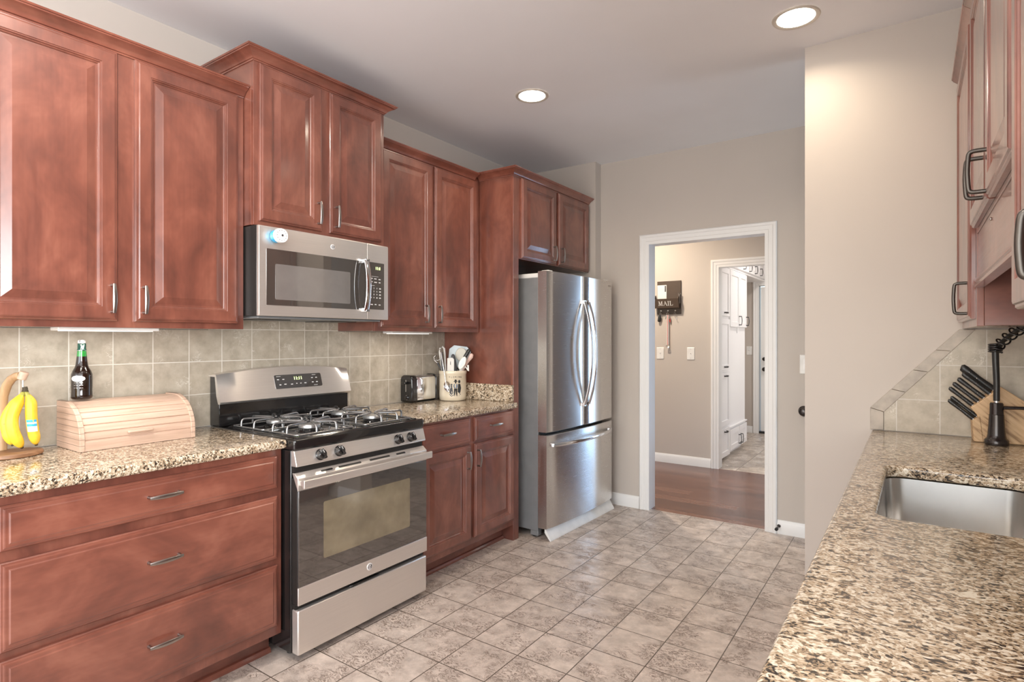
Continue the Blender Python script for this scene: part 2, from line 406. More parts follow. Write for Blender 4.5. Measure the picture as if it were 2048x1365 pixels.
RAISED = [(0, 0), (0, .011), (.003, .015), (.0075, .0155), (.0095, .0195), (.014, .021), (.052, .021), (.0535, .0185), (.0575, .018), (.059, .0145), (.063, .0135), (.066, .0095), (.0715, .0095), (.096, .0165), (.099, .0175)]
SLAB = [(0, 0), (0, .011), (.003, .014), (.0075, .0145), (.009, .0175), (.012, .0185), (.020, .0185), (.024, .021)]
SHAKER = [(0, 0), (0, .017), (.002, .019), (.062, .019), (.064, .017), (.066, .010), (.068, .010)]
def front(name, mat, mx, w, h, prof, parent, k=1.0):
    """A door or drawer front: nested mitred rectangles at the heights of a profile."""
    b = MB()
    loops = []
    for i, d in prof:
        i = i * k if i > .02 else i
        loops.append([mx @ Vector(p) for p in ((i, i, d), (w - i, i, d), (w - i, h - i, d), (i, h - i, d))])
    b.loft(loops)
    return b.build(name, mat, parent, smooth=0)
def pull(mx, L, parent, mat=None, out=0.030, r=0.0062):
    """Bowed cabinet pull along local y, centred on mx."""
    b = MB(); path = []; rad = []
    for i in range(15):
        t = -1 + 2 * i / 14
        path.append(mx @ Vector((0, t * L / 2, out * (0.80 + 0.20 * (1 - t * t))))); rad.append(r * (0.68 + 0.42 * (1 - t * t)))
    b.tube(path, rad, 10, flat=(0.55, 1.15), up=mx.to_3x3() @ Vector((0, 0, 1)))
    for t in (-1, 1):
        b.tube([mx @ Vector((0, t * (L / 2 - 0.005), z)) for z in (0.0, out * 0.45, out * 0.86)], [r * 0.95, r * 0.72, r * 0.72], 8)
    return b.build('handle', mat or M['nickel'], parent)
def curve_path(V, k):
    out = []
    for i in range(len(V) - 1):
        p0, p1, p2, p3 = V[max(i - 1, 0)], V[i], V[i + 1], V[min(i + 2, len(V) - 1)]
        for j in range(k):
            q = j / k; out.append(0.5 * ((2 * p1) + (p2 - p0) * q + (2 * p0 - 5 * p1 + 4 * p2 - p3) * q * q + (3 * p1 - p0 - 3 * p2 + p3) * q ** 3))
    return out + [V[-1]]
CROWN = [(0, -.046), (.004, -.046), (.005, -.041), (.010, -.039), (.013, -.033), (.021, -.026), (.034, -.018), (.044, -.012), (.047, -.011), (.048, -.007), (.052, -.006), (.055, 0), (0, 0)]
def sweep(path, prof, z, side=1.0):
    """Moulding along an open polyline in plan, mitred; side=+1 puts it to the right of travel."""
    P = [Vector((p[0], p[1])) for p in path]; b = MB(); loops = []
    for i, p in enumerate(P):
        nrm = []
        for a, c in ((i - 1, i), (i, i + 1)):
            if a >= 0 and c < len(P):
                d = (P[c] - P[a]).normalized(); nrm.append(Vector((d.y, -d.x)) * side)
        m = nrm[0] if len(nrm) == 1 else (nrm[0] + nrm[1]) / (1 + nrm[0].dot(nrm[1]))
        loops.append([(p.x + m.x * o, p.y + m.y * o, z + h) for o, h in prof])
    b.loft(loops); return b
def rounded(x0, x1, y0, y1, r, n=6, rs=None):
    rs = rs or (r,) * 4; pts = []
    for (cx, cy, a0), q in zip(((x0, y0, 180), (x1, y0, 270), (x1, y1, 0), (x0, y1, 90)), rs):
        sx = 1 if cx == x0 else -1; sy = 1 if cy == y0 else -1
        for i in range(n + 1):
            a = R(a0 + 90 * i / n); pts.append((cx + sx * q + q * math.cos(a), cy + sy * q + q * math.sin(a)))
    return pts
def slab(outline, holes, z0, z1, bev=0.006):
    """Flat slab with holes and rounded edges, as a bmesh builder."""
    cu = bpy.data.curves.new('slab', 'CURVE'); cu.dimensions = '2D'; cu.fill_mode = 'BOTH'
    for pts in [outline] + holes:
        sp = cu.splines.new('POLY'); sp.points.add(len(pts) - 1); sp.use_cyclic_u = True
        for q, p in zip(sp.points, pts): q.co = (p[0], p[1], 0, 1)
    cu.extrude = (z1 - z0) / 2 - bev; cu.bevel_depth = bev; cu.bevel_resolution = 3; cu.offset = -bev
    ob = bpy.data.objects.new('slab', cu); me = bpy.data.meshes.new_from_object(ob)
    me.transform(Matrix.Translation((0, 0, (z0 + z1) / 2)))
    b = MB(); b.bm.from_mesh(me)
    bmesh.ops.remove_doubles(b.bm, verts=b.bm.verts, dist=1e-5)
    bpy.data.objects.remove(ob); bpy.data.curves.remove(cu); bpy.data.meshes.remove(me)
    return b

# ------------------------------------------------------------------ the setting
H = 2.75
def sbox(name, boxes, mat):
    b = MB()
    for q in boxes: b.box(*q)
    return struct(b.build(name, mat, smooth=0))
sbox('floor', [(-0.12, 6.0, -3.62, 4.30, -0.08, 0.0)], M['tile'])
sbox('floor_hall', [(-1.3, 3.6, 4.30, 6.03, -0.08, 0.0)], M['planks'])
sbox('floor_mudroom', [(0.4, 2.9, 6.03, 8.9, -0.08, 0.0)], M['mudtile'])
sbox('ceiling', [(-1.4, 6.0, -3.62, 9.0, H, H + 0.1)], M['ceil'])
sbox('wall_left', [(-0.12, 0.0, -3.62, 4.388, 0, H)], M['wall'])
sbox('wall_alcove', [(0.0, 0.675, 4.172, 4.266, 0, H)], M['wall'])
DX0, DX1, DZ = 1.090, 1.926, 2.058
sbox('wall_back', [(0.0, DX0 - 0.019, 4.268, 4.388, 0, H), (DX1 + 0.019, 6.0, 4.268, 4.388, 0, H), (DX0 - 0.019, DX1 + 0.019, 4.268, 4.388, DZ + 0.019, H)], M['wall'])
sbox('wall_right_return', [(2.335, 6.0, 3.123, 3.243, 0, H)], M['wall'])
sbox('wall_right', [(3.262, 3.38, 0.54, 3.122, 0, H)], M['wall'])
# side passage end wall and rear wall, with openings for added windows
sbox('wall_passage_end', [(5.6, 5.72, 3.243, 4.268, 0, 0.3), (5.6, 5.72, 3.243, 4.268, 2.4, H), (5.6, 5.72, 3.243, 3.38, 0.3, 2.4), (5.6, 5.72, 4.13, 4.268, 0.3, 2.4)], M['wall'])
sbox('wall_rear', [(0.0, 6.0, -3.62, -3.5, 0, 0.15), (0.0, 6.0, -3.62, -3.5, 2.55, H), (0.0, 0.3, -3.62, -3.5, 0.15, 2.55), (4.9, 6.0, -3.62, -3.5, 0.15, 2.55)], M['wall'])
sbox('wall_dining_right', [(5.9, 6.0, -3.5, -3.05, 0, H), (5.9, 6.0, -0.35, 3.122, 0, H), (5.9, 6.0, -3.05, -0.35, 0, 0.3), (5.9, 6.0, -3.05, -0.35, 2.6, H)], M['wall'])
# hall and mudroom
HX0, HX1, HZ = 1.140, 1.94, 2.056
WX0, WX1 = 2.09, 2.33  # opening of the unseen hall window added for the fridge streak
sbox('wall_hall_far', [(-1.3, HX0 - .019, 6.02, 6.14, 0, H), (HX1 + .019, WX0, 6.02, 6.14, 0, H), (WX1, 3.6, 6.02, 6.14, 0, H), (HX0 - .019, HX1 + .019, 6.02, 6.14, HZ + .019, H), (WX0, WX1, 6.02, 6.14, 0, 0.12), (WX0, WX1, 6.02, 6.14, 2.15, H)], M['wall'])
sbox('wall_hall_left', [(-1.4, -1.3, 4.388, 6.14, 0, H)], M['wall'])
sbox('wall_hall_right', [(3.6, 3.7, 4.388, 6.14, 0, H)], M['wall'])
sbox('wall_mudroom_left', [(0.50, 0.62, 6.14, 8.72, 0, H)], M['wall'])
sbox('wall_mudroom_right', [(2.72, 2.84, 6.14, 6.7, 0, H), (2.72, 2.84, 7.7, 8.72, 0, H), (2.72, 2.84, 6.7, 7.7, 0, 0.5), (2.72, 2.84, 6.7, 7.7, 2.2, H)], M['wall'])
sbox('wall_mudroom_far', [(0.62, 0.985, 8.60, 8.72, 0, H), (0.985, 1.80, 8.60, 8.72, 2.07, H), (1.80, 2.72, 8.60, 8.72, 0, H)], M['wall'])

def window(name, m, w, h, cols):  # frames added around the fill lights, all out of view
    f = MB(); t = 0.05
    for i in range(cols + 1):
        x = i * (w - t) / cols; f.box(x, x + t, 0, h, -0.03, 0.03)
    for z in (0, h / 2 - t / 2, h - t): f.box(0, w, z, z + t, -0.028, 0.028)
    f.bm.transform(m); o = struct(f.build(name, M['white'], smooth=0, bevel=0.004))
    return o
window('added_window_1', basis((5.66, 3.38, 0.3), (0, 1, 0), (0, 0, 1)), 0.75, 2.1, 1)
window('added_window_2', basis((4.9, -3.56, 0.15), (-1, 0, 0), (0, 0, 1)), 4.6, 2.4, 4)
window('added_window_3', basis((2.78, 6.7, 0.5), (0, 1, 0), (0, 0, 1)), 1.0, 1.7, 1)
window('added_window_5', basis((WX0, 6.11, 0.12), (1, 0, 0), (0, 0, 1)), WX1 - WX0, 2.03, 1)
window('added_window_4', basis((5.95, -3.05, 0.3), (0, 1, 0), (0, 0, 1)), 2.7, 2.3, 3)

CAS = [(0.0, 0.004), (0.0, 0.010), (0.010, 0.0115), (0.022, 0.0115), (0.026, 0.0145), (0.050, 0.0155), (0.056, 0.0195), (0.070, 0.020), (0.076, 0.0155), (0.078, 0.012), (0.078, 0.0), (0.0, 0.0)]
def casing(name, x0, x1, zt, y, depth):
    """Moulded door casing on the face y (towards -y) with the jamb behind it."""
    b = MB()
    loops = []
    for cx, cz, sx, sz in ((x0, 0.0, -1, 0), (x0, zt, -1, 1), (x1, zt, 1, 1), (x1, 0.0, 1, 0)):
        loops.append([(cx + sx * i, y - d, cz + sz * i) for i, d in CAS])
    b.loft(loops)
    o = struct(b.build(name, M['white'], smooth=25))
    j = MB(); t = 0.018
    j.box(x0 - t, x0 - .003, y - 0.001, y + depth, 0, zt + t).box(x1 + .003, x1 + t, y - 0.001, y + depth, 0, zt + t).box(x0 - .003, x1 + .003, y - 0.001, y + depth, zt + .003, zt + t)
    j.build('jamb', M['white'], o, smooth=0)
    return o
casing('trim_1', DX0, DX1, DZ, 4.267, 0.124)
casing('trim_2', HX0, HX1, HZ, 6.019, 0.126)
casing('trim_3', 0.985, 1.80, 2.07, 8.599, 0.10)
BB = [(0, 0), (0.014, 0), (0.014, 0.072), (0.011, 0.080), (0.009, 0.084), (0.006, 0.092), (0, 0.094)]
def baseboard(name, path, side=1.0):
    return struct(sweep(path, BB, 0.0, side).build(name, M['white'], smooth=30))
baseboard('baseboard_back', [(0.68, 4.267), (DX0 - 0.08, 4.267)])
baseboard('baseboard_back_right', [(DX1 + 0.08, 4.267), (5.6, 4.267)])
baseboard('baseboard_return', [(2.60, 3.122), (2.334, 3.122), (2.334, 3.244), (5.6, 3.244)], -1.0)
baseboard('baseboard_hall', [(-1.3, 6.019), (HX0 - 0.08, 6.019)])
baseboard('baseboard_mudroom', [(0.62, 8.599), (0.985 - 0.08, 8.599)])

# ------------------------------------------------------------------ tile on the walls
t = thing('tile_backsplash', 'beige stone tile backsplash along the wall behind the range', 'backsplash', (0.0, 1.7, 0.914))
MB().box(0.001, 0.012, -0.2, 3.108, 0.9145, 1.3715).box(0.001, 0.012, 1.42, 2.178, 1.3716, 1.46).build('tiles', M['splash'], t, smooth=0)
t = thing('tile_side_splash', 'grey stone tile side splash with slanted edge in the granite corner', 'backsplash', (2.9, 3.122, 0.914))
MB().prism([(2.660, .9150), (2.660, 1.000), (2.975, 1.3690), (3.258, 1.3690), (3.258, .9150)], 1, 3.1125, 3.1225).build('tiles', M['splash_end'], t, smooth=0)
tr = MB(); A = Vector((2.6065, 0, 1.014)); B_ = Vector((2.930, 0, 1.370)); C_ = Vector((2.660, 0, 0.998)); D_ = Vector((2.986, 0, 1.370))
tr.prism([(2.6065, .9150), (2.6065, 1.013), (2.6585, .997), (2.6585, .9150)], 1, 3.1095, 3.1225)
for i in range(4):
    a, b2 = i / 4 + .0015, (i + 1) / 4 - .0015
    p = [A.lerp(B_, a), A.lerp(B_, b2), C_.lerp(D_, b2), C_.lerp(D_, a)]
    tr.prism([(q.x, q.z) for q in p], 1, 3.1095, 3.1225)
tr.build('edge_tiles', M['trim_tile'], t, bevel=0.0015, smooth=0)['label'] = 'slanted border tiles'

# ------------------------------------------------------------------ cherry cabinets on the left wall
def crown(t, path, z, side=1.0):
    return sweep(path, CROWN, z, side).build('crown_moulding', M['cherry_h'], t, smooth=30)
def upper(name, label, xf, y0, y1, z0, z1, doors, dz, crown_path, crown_z, group='cherry wall cabinets'):
    t = thing(name, label, 'wall cabinet', (0.0, (y0 + y1) / 2, z0), group=group)
    MB().box(0.003, xf - 0.0195, y0, y1, z0 + 0.002, z1).build('body', M['cherry_x'], t, bevel=0.001, smooth=0)
    MB().box(xf - 0.019, xf, y0, y1, z0, z1).build('face_frame', M['cherry_v'], t, bevel=0.0015, smooth=0)
    for a, b, hy in doors:
        d = front('door', M['cherry_v'], FX(xf + 0.0005, a, dz[0]), b - a, dz[1] - dz[0], RAISED, t)
        pull(FX(xf + 0.021, hy, dz[0] + 0.083), 0.108, d)
    crown(t, crown_path, crown_z)
    return t
upper('wall_cabinet', 'cherry wall cabinet above the bread box with two tall doors', 0.325, 0.50, 1.4165, 1.372, 2.440, [(0.511, 0.918, 0.896), (0.977, 1.385, 1.003)], (1.396, 2.397), [(0.325, 0.50), (0.325, 1.4155)], 2.445)
upper('wall_cabinet', 'short cherry wall cabinet raised above the microwave', 0.400, 1.4185, 2.1745, 1.831, 2.590, [(1.441, 1.766, 1.738), (1.811, 2.147, 1.843)], (1.851, 2.546), [(0.003, 1.4185), (0.400, 1.4185), (0.400, 2.1745), (0.003, 2.1745)], 2.598)
upper('wall_cabinet', 'cherry wall cabinet above the toaster, beside the tall fridge panel', 0.325, 2.1765, 3.105, 1.372, 2.440, [(2.212, 2.629, 2.562), (2.651, 3.070, 2.678)], (1.397, 2.398), [(0.325, 2.1765), (0.325, 3.052)], 2.443)
# tall panel and cabinet around the fridge
t = thing('refrigerator_cabinet', 'cherry cabinet over the fridge with a floor-length side panel', 'cabinet', (0.0, 3.6, 0.0))
MB().box(0.003, 0.592, 3.110, 3.160, 0.0, 2.435).build('side_panel', M['cherry_v'], t, smooth=0)
MB().box(0.592, 0.612, 3.108, 3.170, 0.0, 2.435).build('panel_stile', M['cherry_v'], t, bevel=0.0015, smooth=0)
MB().box(0.003, 0.592, 3.1605, 4.168, 1.866, 2.435).build('body', M['cherry_x'], t, smooth=0)
MB().box(0.5925, 0.612, 3.1705, 4.168, 1.862, 2.435).build('face_frame', M['cherry_v'], t, bevel=0.0015, smooth=0)
for a, b, hy in ((3.188, 3.640, 3.592), (3.668, 4.146, 3.703)):
    d = front('door', M['cherry_v'], FX(0.6125, a, 1.868), b - a, 0.535, RAISED, t)
    pull(FX(0.633, hy, 1.945), 0.108, d)
crown(t, [(0.33, 3.109), (0.612, 3.109), (0.612, 4.168)], 2.452)

def base_cab(name, label, y0, y1, xf, toe_y1):
    t = thing(name, label, 'base cabinet', (0.0, (y0 + y1) / 2, 0.0))
    MB().box(0.013, xf - 0.0195, y0, y1, 0.105, 0.8745).build('body', M['cherry_x'], t, smooth=0)
    MB().box(xf - 0.019, xf, y0, y1, 0.105, 0.8745).build('face_frame', M['cherry_v'], t, bevel=0.0015, smooth=0)
    MB().box(0.10, 0.520, y0, toe_y1, 0.0, 0.1045).build('toe_kick', M['cherry_h'], t, smooth=0)
    MB().prism([(0.5205, 0.0), (0.538, 0.0), (0.537, 0.010), (0.530, 0.019), (0.5205, 0.021)], 1, y0, toe_y1).build('shoe_moulding', M['cherry_h'], t, smooth=30)
    return t
t = base_cab('base_cabinet', 'cherry base cabinet with three wide stacked drawers', 0.50, 1.4165, 0.610, 1.4165)
for z0, z1, hz in ((0.716, 0.848, 0.788), (0.424, 0.683, 0.565), (0.148, 0.399, 0.279)):
    d = front('drawer', M['cherry_h'], FX(0.6105, 0.511, z0), 0.880, z1 - z0, SLAB, t)
    pull(basis((0.631, 0.950, hz), (0, 0, 1), (0, -1, 0)), 0.108, d)
t = base_cab('base_cabinet', 'cherry base cabinet with two small drawers over two doors', 2.1885, 3.1065, 0.610, 3.1065)
for a, b, hy in ((2.232, 2.646, 2.430), (2.688, 3.096, 2.880)):
    d = front('drawer', M['cherry_h'], FX(0.6105, a, 0.715), b - a, 0.146, SLAB, t)
    pull(basis((0.631, hy, 0.797), (0, 0, 1), (0, -1, 0)), 0.108, d)
for a, b, hy in ((2.232, 2.652, 2.612), (2.688, 3.100, 2.706)):
    d = front('door', M['cherry_v'], FX(0.6105, a, 0.143), b - a, 0.560, RAISED, t)
    pull(FX(0.631, hy, 0.617), 0.104, d)

# ------------------------------------------------------------------ granite worktops
t = thing('countertop', 'speckled granite worktop under the bread box', 'countertop', (0.3, 0.95, 0.876))
slab([(0.0125, 0.47), (0.645, 0.47), (0.645, 1.4175), (0.0125, 1.4175)], [], 0.876, 0.914, 0.011).build('worktop', M['granite'], t)
t = thing('countertop', 'short granite worktop under the toaster and crock', 'countertop', (0.3, 2.6, 0.876))
slab([(0.0125, 2.1875), (0.648, 2.1875), (0.648, 3.1060), (0.0125, 3.1060)], [], 0.876, 0.914, 0.011).build('worktop', M['granite'], t)
MB().box(0.014, 0.618, 3.084, 3.1065, 0.9142, 1.0245).build('end_splash', M['granite'], t, bevel=0.003)['label'] = 'upright granite strip against the cherry panel'
SX0, SX1, SY0, SY1 = 2.699, 3.050, 1.605, 2.272
t = thing('countertop', 'long granite worktop with a sink cut-out below the narrow cabinets', 'countertop', (2.9, 1.5, 0.876))
slab([(2.612, -0.95), (3.259, -0.95), (3.259, 3.1085), (2.612, 3.1085)], [rounded(SX0, SX1, SY0, SY1, 0.05)], 0.876, 0.914, 0.011).build('worktop', M['granite'], t)

# ------------------------------------------------------------------ range
t = thing('gas_range', 'stainless steel gas range with four burners and oven window', 'range', (0.35, 1.80, 0.0))
Y0, Y1 = 1.4205, 2.1825
MB().box(0.03, 0.665, Y0 + .004, Y1 - .004, 0.03, 0.868).build('body', M['black'], t, bevel=0.003)
for x in (0.10, 0.60):
    for y in (Y0 + .05, Y1 - .05): MB().lathe([(0.018, 0.0), (0.018, 0.03)], (x, y, 0.0), n=16).build('foot', M['rubber'], t)
ct = slab(rounded(0.03, 0.695, Y0, Y1, 0.012), [], 0.8685, 0.9155, 0.009)
ct = ct.build('cooktop', M['black'], t)
rim = MB(); 
loop = lambda i, z: [(x, y, z) for x, y in rounded(0.125 + i, 0.682 - i, Y0 + .02 + i, Y1 - .02 - i, 0.03)]
rim.loft([loop(0, .9155), loop(.004, .9195), loop(.010, .9195), loop(.016, .9158)], False, False); rim.build('rim', M['black'], ct)
# backguard: black box, splash panel and crowned stainless fascia
bg = MB(); n = 16; loops = []
for i in range(n + 1):
    u = -1 + 2 * i / n; y = 1.8015 + u * 0.374; zt = 1.164 + 0.024 * (1 - u * u)
    loops.append([(0.018, y, 0.9158), (0.100, y, 0.9158), (0.100, y, 1.020), (0.070, y, zt - .012), (0.018, y, zt - .012)])
bg.loft(loops); bg = bg.build('backguard', M['black'], t, bevel=0.002)
fa = MB(); loops = []
for i in range(n + 1):
    u = -1 + 2 * i / n; y = 1.8015 + u * 0.380; e = 1 - u ** 8; zt = 1.161 + 0.026 * (1 - u * u)
    loops.append([(0.014, y, zt - .004), (0.074, y, zt), (0.082 + .004 * e, y, zt - .004), (0.104 + .012 * e, y, 1.085), (0.122 + .010 * e, y, 1.032), (0.118, y, 1.022), (0.101, y, 1.0215), (0.085, y, 1.06), (0.071, y, zt - .011), (0.014, y, zt - .011)])
fa.loft(loops); fa = fa.build('fascia', M['steel'], bg, smooth=50)
mS = basis((0.1090, 1.847, 1.110), (0, 1, 0), (-0.315, 0, 1))
dp = MB(); dp.loft([[mS @ Vector((x, y, z)) for x, y in rounded(-.140, .140, -.038, .034, .008)] for z in (-0.004, 0.0022)]); md = MB(); zz = 0.0026
md.text('11:11', 0.024, mS @ Matrix.Translation((-.004, .012, zz)), 0.0004); md.build('clock_digits', M['ledg'], bg)
mk = dp
for x, y, w in ((-.115, .026, .034), (-.120, .010, .016), (-.090, .010, .016), (-.112, -.018, .015), (-.083, -.016, .018), (-.045, -.018, .016), (-.016, -.016, .010), (.008, -.016, .010), (.036, -.016, .017), (.095, .026, .032), (.082, .010, .016), (.108, .010, .016), (.082, -.014, .015), (.108, -.014, .015), (.098, -.030, .032)):
    mk.loft([[mS @ Vector((x + a * w * .36, y + b * (.0011 if w > .03 else .0023), z)) for a, b in ((-1, -1), (1, -1), (1, 1), (-1, 1))] for z in (.0021, .0027)], m=1)
mk.build('display_panel', [M['glass'], M['mark']], bg, smooth=0)
# burners and wire grates
for bx, by in ((0.275, 1.615), (0.525, 1.615), (0.275, 1.985), (0.525, 1.985)):
    b = MB().lathe([(0.062, .9158), (0.060, .919), (0.044, .921), (0.042, .926), (0.040, .928)], (bx, by, 0), n=28).build('burner', M['black'], t)
    MB().lathe([(0.010, .928), (0.047, .9285), (0.049, .931), (0.049, .942), (0.046, .9455), (0.012, .947)], (bx, by, 0), n=28).build('cap', M['alum'], b)
    g = MB(); hx, hy, zr = 0.122, 0.150, 0.9225
    ring = [(bx + x, by + y, zr) for x, y in rounded(-hx, hx, -hy, hy, 0.014, 4)]
    g.tube(ring + ring[:2], 0.0046, 8)
    for sx, sy in ((1, 0), (-1, 0), (0, 1), (0, -1)):
        for o in (-1, 1):
            w0, w1 = 0.052 * o, 0.010 * o
            ax = lambda d, w, z: (bx + sx * d + (sy and w), by + sy * d + (sx and w), z)
            L = hx if sx else hy
            g.tube([ax(L, w0, zr), ax(L - .001, w0, .944), ax(L - .004, w0, .953), ax(L - .012, w0, .9575), ax(L - .03, w0 * .93, .958), ax(0.045, w1 * 1.7, .957), ax(0.026, w1, .956)], 0.0049, 8)
    g.build('grate', M['grate'], t)
# control panel and knobs
cp = MB(); cp.prism([(0.666, 0.868), (0.688, 0.868), (0.7055, 0.808), (0.703, 0.803), (0.666, 0.803)], 1, Y0 + .003, Y1 - .001)
cp.build('control_panel', M['steel'], t, bevel=0.003)
nv = Vector((0.961, 0, 0.276))
for ky in (1.543, 1.640, 1.992, 2.078):
    c = Vector((0.698, ky, 0.836))
    k = MB(); k.lathe([(0.024, 0.0), (0.024, 0.004), (0.0205, 0.006), (0.019, 0.022), (0.015, 0.026), (0.004, 0.027)], c, nv, 26)
    m = Matrix.Translation(c) @ nv.to_track_quat('Z', 'Y').to_matrix().to_4x4() @ Matrix.Rotation(R(18), 4, 'Z')
    k.loft([[m @ Vector(p) for p in ((-.0055, -.021, z), (.0055, -.021, z), (.0055, .021, z), (-.0055, .021, z))] for z in (0.010, 0.034)])
    kb = k.build('control_knob', M['black'], t, bevel=0.0012)
    MB().loft([[m @ Vector(p) for p in ((-.001, .004, z), (.001, .004, z), (.001, .019, z), (-.001, .019, z))] for z in (0.0338, 0.0345)]).build('pointer_mark', M['mark'], kb, smooth=0)
MB().box(0.6655, 0.684, Y0 + .006, Y1 - .006, 0.7765, 0.8025).build('vent_gap', M['blackm'], t, smooth=0)
# oven door
XD = 0.709
od = MB(); od.box(0.6665, XD, Y0 + .006, Y1 - .002, 0.236, 0.755); od = od.build('oven_door', M['blackm'], t, bevel=0.004)
tp = MB(); tp.prism([(0.672, 0.7760), (0.688, 0.7760), (0.7125, 0.7560), (0.7125, 0.706), (0.7095, 0.706)], 1, Y0 + .005, Y1 - .001); tp.build('top_rail', M['steel'], od, bevel=0.0015)
for y, w in ((1.60, .075), (1.725, .10), (1.90, .10), (2.035, .075)): pass
vs = MB()
for y, w in ((1.575, .060), (1.70, .125), (1.875, .125), (2.01, .060)): vs.loft([[(0.7005 + x * .775 + z * .632, y + q, 0.7658 - x * .632 + z * .775) for x, q in rounded(-.0048, .0048, -w / 2, w / 2, .0045, 3)] for z in (-.0006, .0010)])
vs.build('vent_slots', M['blackm'], od)
MB().box(XD + .0002, XD + .0042, Y0 + .008, Y1 - .004, 0.3105, 0.7055).build('glass', M['glass'], od, bevel=0.001)
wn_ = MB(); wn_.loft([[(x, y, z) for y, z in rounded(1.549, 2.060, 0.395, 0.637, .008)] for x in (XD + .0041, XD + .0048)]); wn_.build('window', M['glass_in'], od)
MB().box(XD - .002, XD + .0055, Y0 + .005, Y1 - .001, 0.237, 0.3095).build('bottom_rail', M['steel'], od, bevel=0.002)
hd = MB(); pr = []
for i in range(17):
    u = -1 + 2 * i / 16; pr.append((0.750 + .009 * (1 - u * u), 1.8015 + u * 0.377, 0.7385))
hd.loft([[(x + a, y, z + b) for a, b in rounded(-.007, .006, -.0175, .0175, .0055, 4)] for x, y, z in pr])
for y in (Y0 + .022, Y1 - .022): hd.box(XD + .001, 0.749, y - .011, y + .011, 0.728, 0.749)
hd.build('handle', M['steel'], od, bevel=0.002)
def badge(t, m, r, name='badge'):
    b = MB().lathe([(r, 0), (r, .0012), (r * .9, .002), (r * .2, .0022)], m.translation, m.to_3x3() @ Vector((0, 0, 1)), 30)
    b = b.build(name, M['badge'], t)
    x = MB(); x.lathe([(r * .70, .0021), (r * .70, .0027), (r * .58, .0027), (r * .58, .0021)], m.translation, m.to_3x3() @ Vector((0, 0, 1)), 30, cap=False)
    x.text('GE', r * 1.0, m @ Matrix.Translation((0, 0, .0026)), .0004, shear=0.3); x.build('monogram', M['markd'], b)
badge(od, FX(XD + .0056, 1.800, 0.279), 0.0165)
# storage drawer
dr = MB(); dr.box(0.6675, XD + .003, Y0 + .006, Y1 - .002, 0.031, 0.214); dr = dr.build('storage_drawer', M['steel'], t, bevel=0.006)
MB().box(0.6665, 0.690, Y0 + .008, Y1 - .006, 0.2145, 0.2350).build('drawer_gap', M['blackm'], t, smooth=0)
MB().tube([(0.697, 1.70, .2185), (0.7045, 1.708, .2195), (0.7045, 1.858, .2195), (0.697, 1.866, .2185)], 0.0052, 10).build('drawer_grip', M['black'], dr)

# ------------------------------------------------------------------ microwave and the timer stuck on it
t = thing('microwave_oven', 'stainless steel microwave mounted over the range', 'microwave', (0.2, 1.80, 1.43))
MB().box(0.014, 0.4185, 1.4215, 2.1715, 1.431, 1.8295).build('body', M['blackm'], t, bevel=0.002)
MB().box(0.03, 0.40, 1.44, 2.15, 1.4215, 1.4308).build('base_pan', M['casegrey'], t, bevel=0.002)
for y in (1.50, 1.90): MB().box(0.09, 0.30, y, y + .17, 1.4185, 1.4212).build('grease_filter', M['blackm'], t)
md_ = MB(); loops = []
for i in range(15):
    y = 1.4225 + 0.5965 * i / 14; u = (y - 1.797) / 0.375; x = 0.437 + .010 * (1 - u * u)
    loops.append([(0.419, y, 1.431), (x - .003, y, 1.4310), (x, y, 1.436), (x, y, 1.822), (x - .004, y, 1.8275), (0.419, y, 1.8275)])
door_mw = md_.loft(loops).build('door', M['steel'], t, bevel=0.001)
def curvepanel(y0, y1, z0, z1, d0, d1, r):
    b = MB(); n = 20; rows = []
    ys = sorted([y0 + (y1 - y0) * i / n for i in range(n + 1)] + [y0 + r * (1 - math.cos(R(15 * i))) for i in range(1, 7)] + [y1 - r * (1 - math.cos(R(15 * i))) for i in range(1, 7)])
    for y in ys:
        u = (y - 1.797) / 0.375; x = 0.437 + .010 * (1 - u * u)
        e = min(y - y0, y1 - y); c = r - math.sqrt(max(0, r * r - max(0, r - e) ** 2)) if e < r else 0
        rows.append([(x + d0, y, z0 + c), (x + d1, y, z0 + c), (x + d1, y, z1 - c), (x + d0, y, z1 - c)])
    return b.loft(rows)
curvepanel(1.456, 2.0185, 1.479, 1.7285, -.002, .0016, .004).build('glass', M['glass'], door_mw)
curvepanel(1.497, 1.908, 1.505, 1.664, .0014, .0021, .006).build('window', M['glass_mw'], door_mw)
hp = MB(); pth = []
for i in range(17):
    u = -1 + 2 * i / 16; pth.append((0.474 + .019 * (1 - u * u), 1.990, 1.603 + u * 0.130))
hp.tube(pth, 0.0165, 14, flat=(0.40, 1.0), up=(1, 0, 0))
for z in (1.478, 1.728): hp.box(0.442, 0.482, 1.983, 2.005, z - .010, z + .010)
hp.build('handle', M['chrome'], door_mw, bevel=0.002)
badge(door_mw, FX(0.447, 1.802, 1.778), 0.0125)
pl = MB(); loops = []
for i in range(5):
    y = 2.0215 + 0.1505 * i / 4; u = (y - 1.797) / 0.375; x = 0.437 + .010 * (1 - u * u)
    loops.append([(0.419, y, 1.431), (x - .003, y, 1.4310), (x, y, 1.436), (x, y, 1.822), (x - .004, y, 1.8275), (0.419, y, 1.8275)])
pn = pl.loft(loops).build('control_panel', M['steel'], t, bevel=0.001)
u_ = 0.437 + .010 * (1 - ((2.083 - 1.797) / 0.375) ** 2)
mK = basis((u_ + .0014, 2.083, 1.607), (-.085, 1, 0), (0, 0, 1))
MB().text('11:8', 0.022, mK @ Matrix.Translation((.012, .094, .001)), .0004).build('clock_digits', M['ledg'], pn)
kp = curvepanel(2.0255, 2.140, 1.484, 1.731, -.002, .0016, .004)
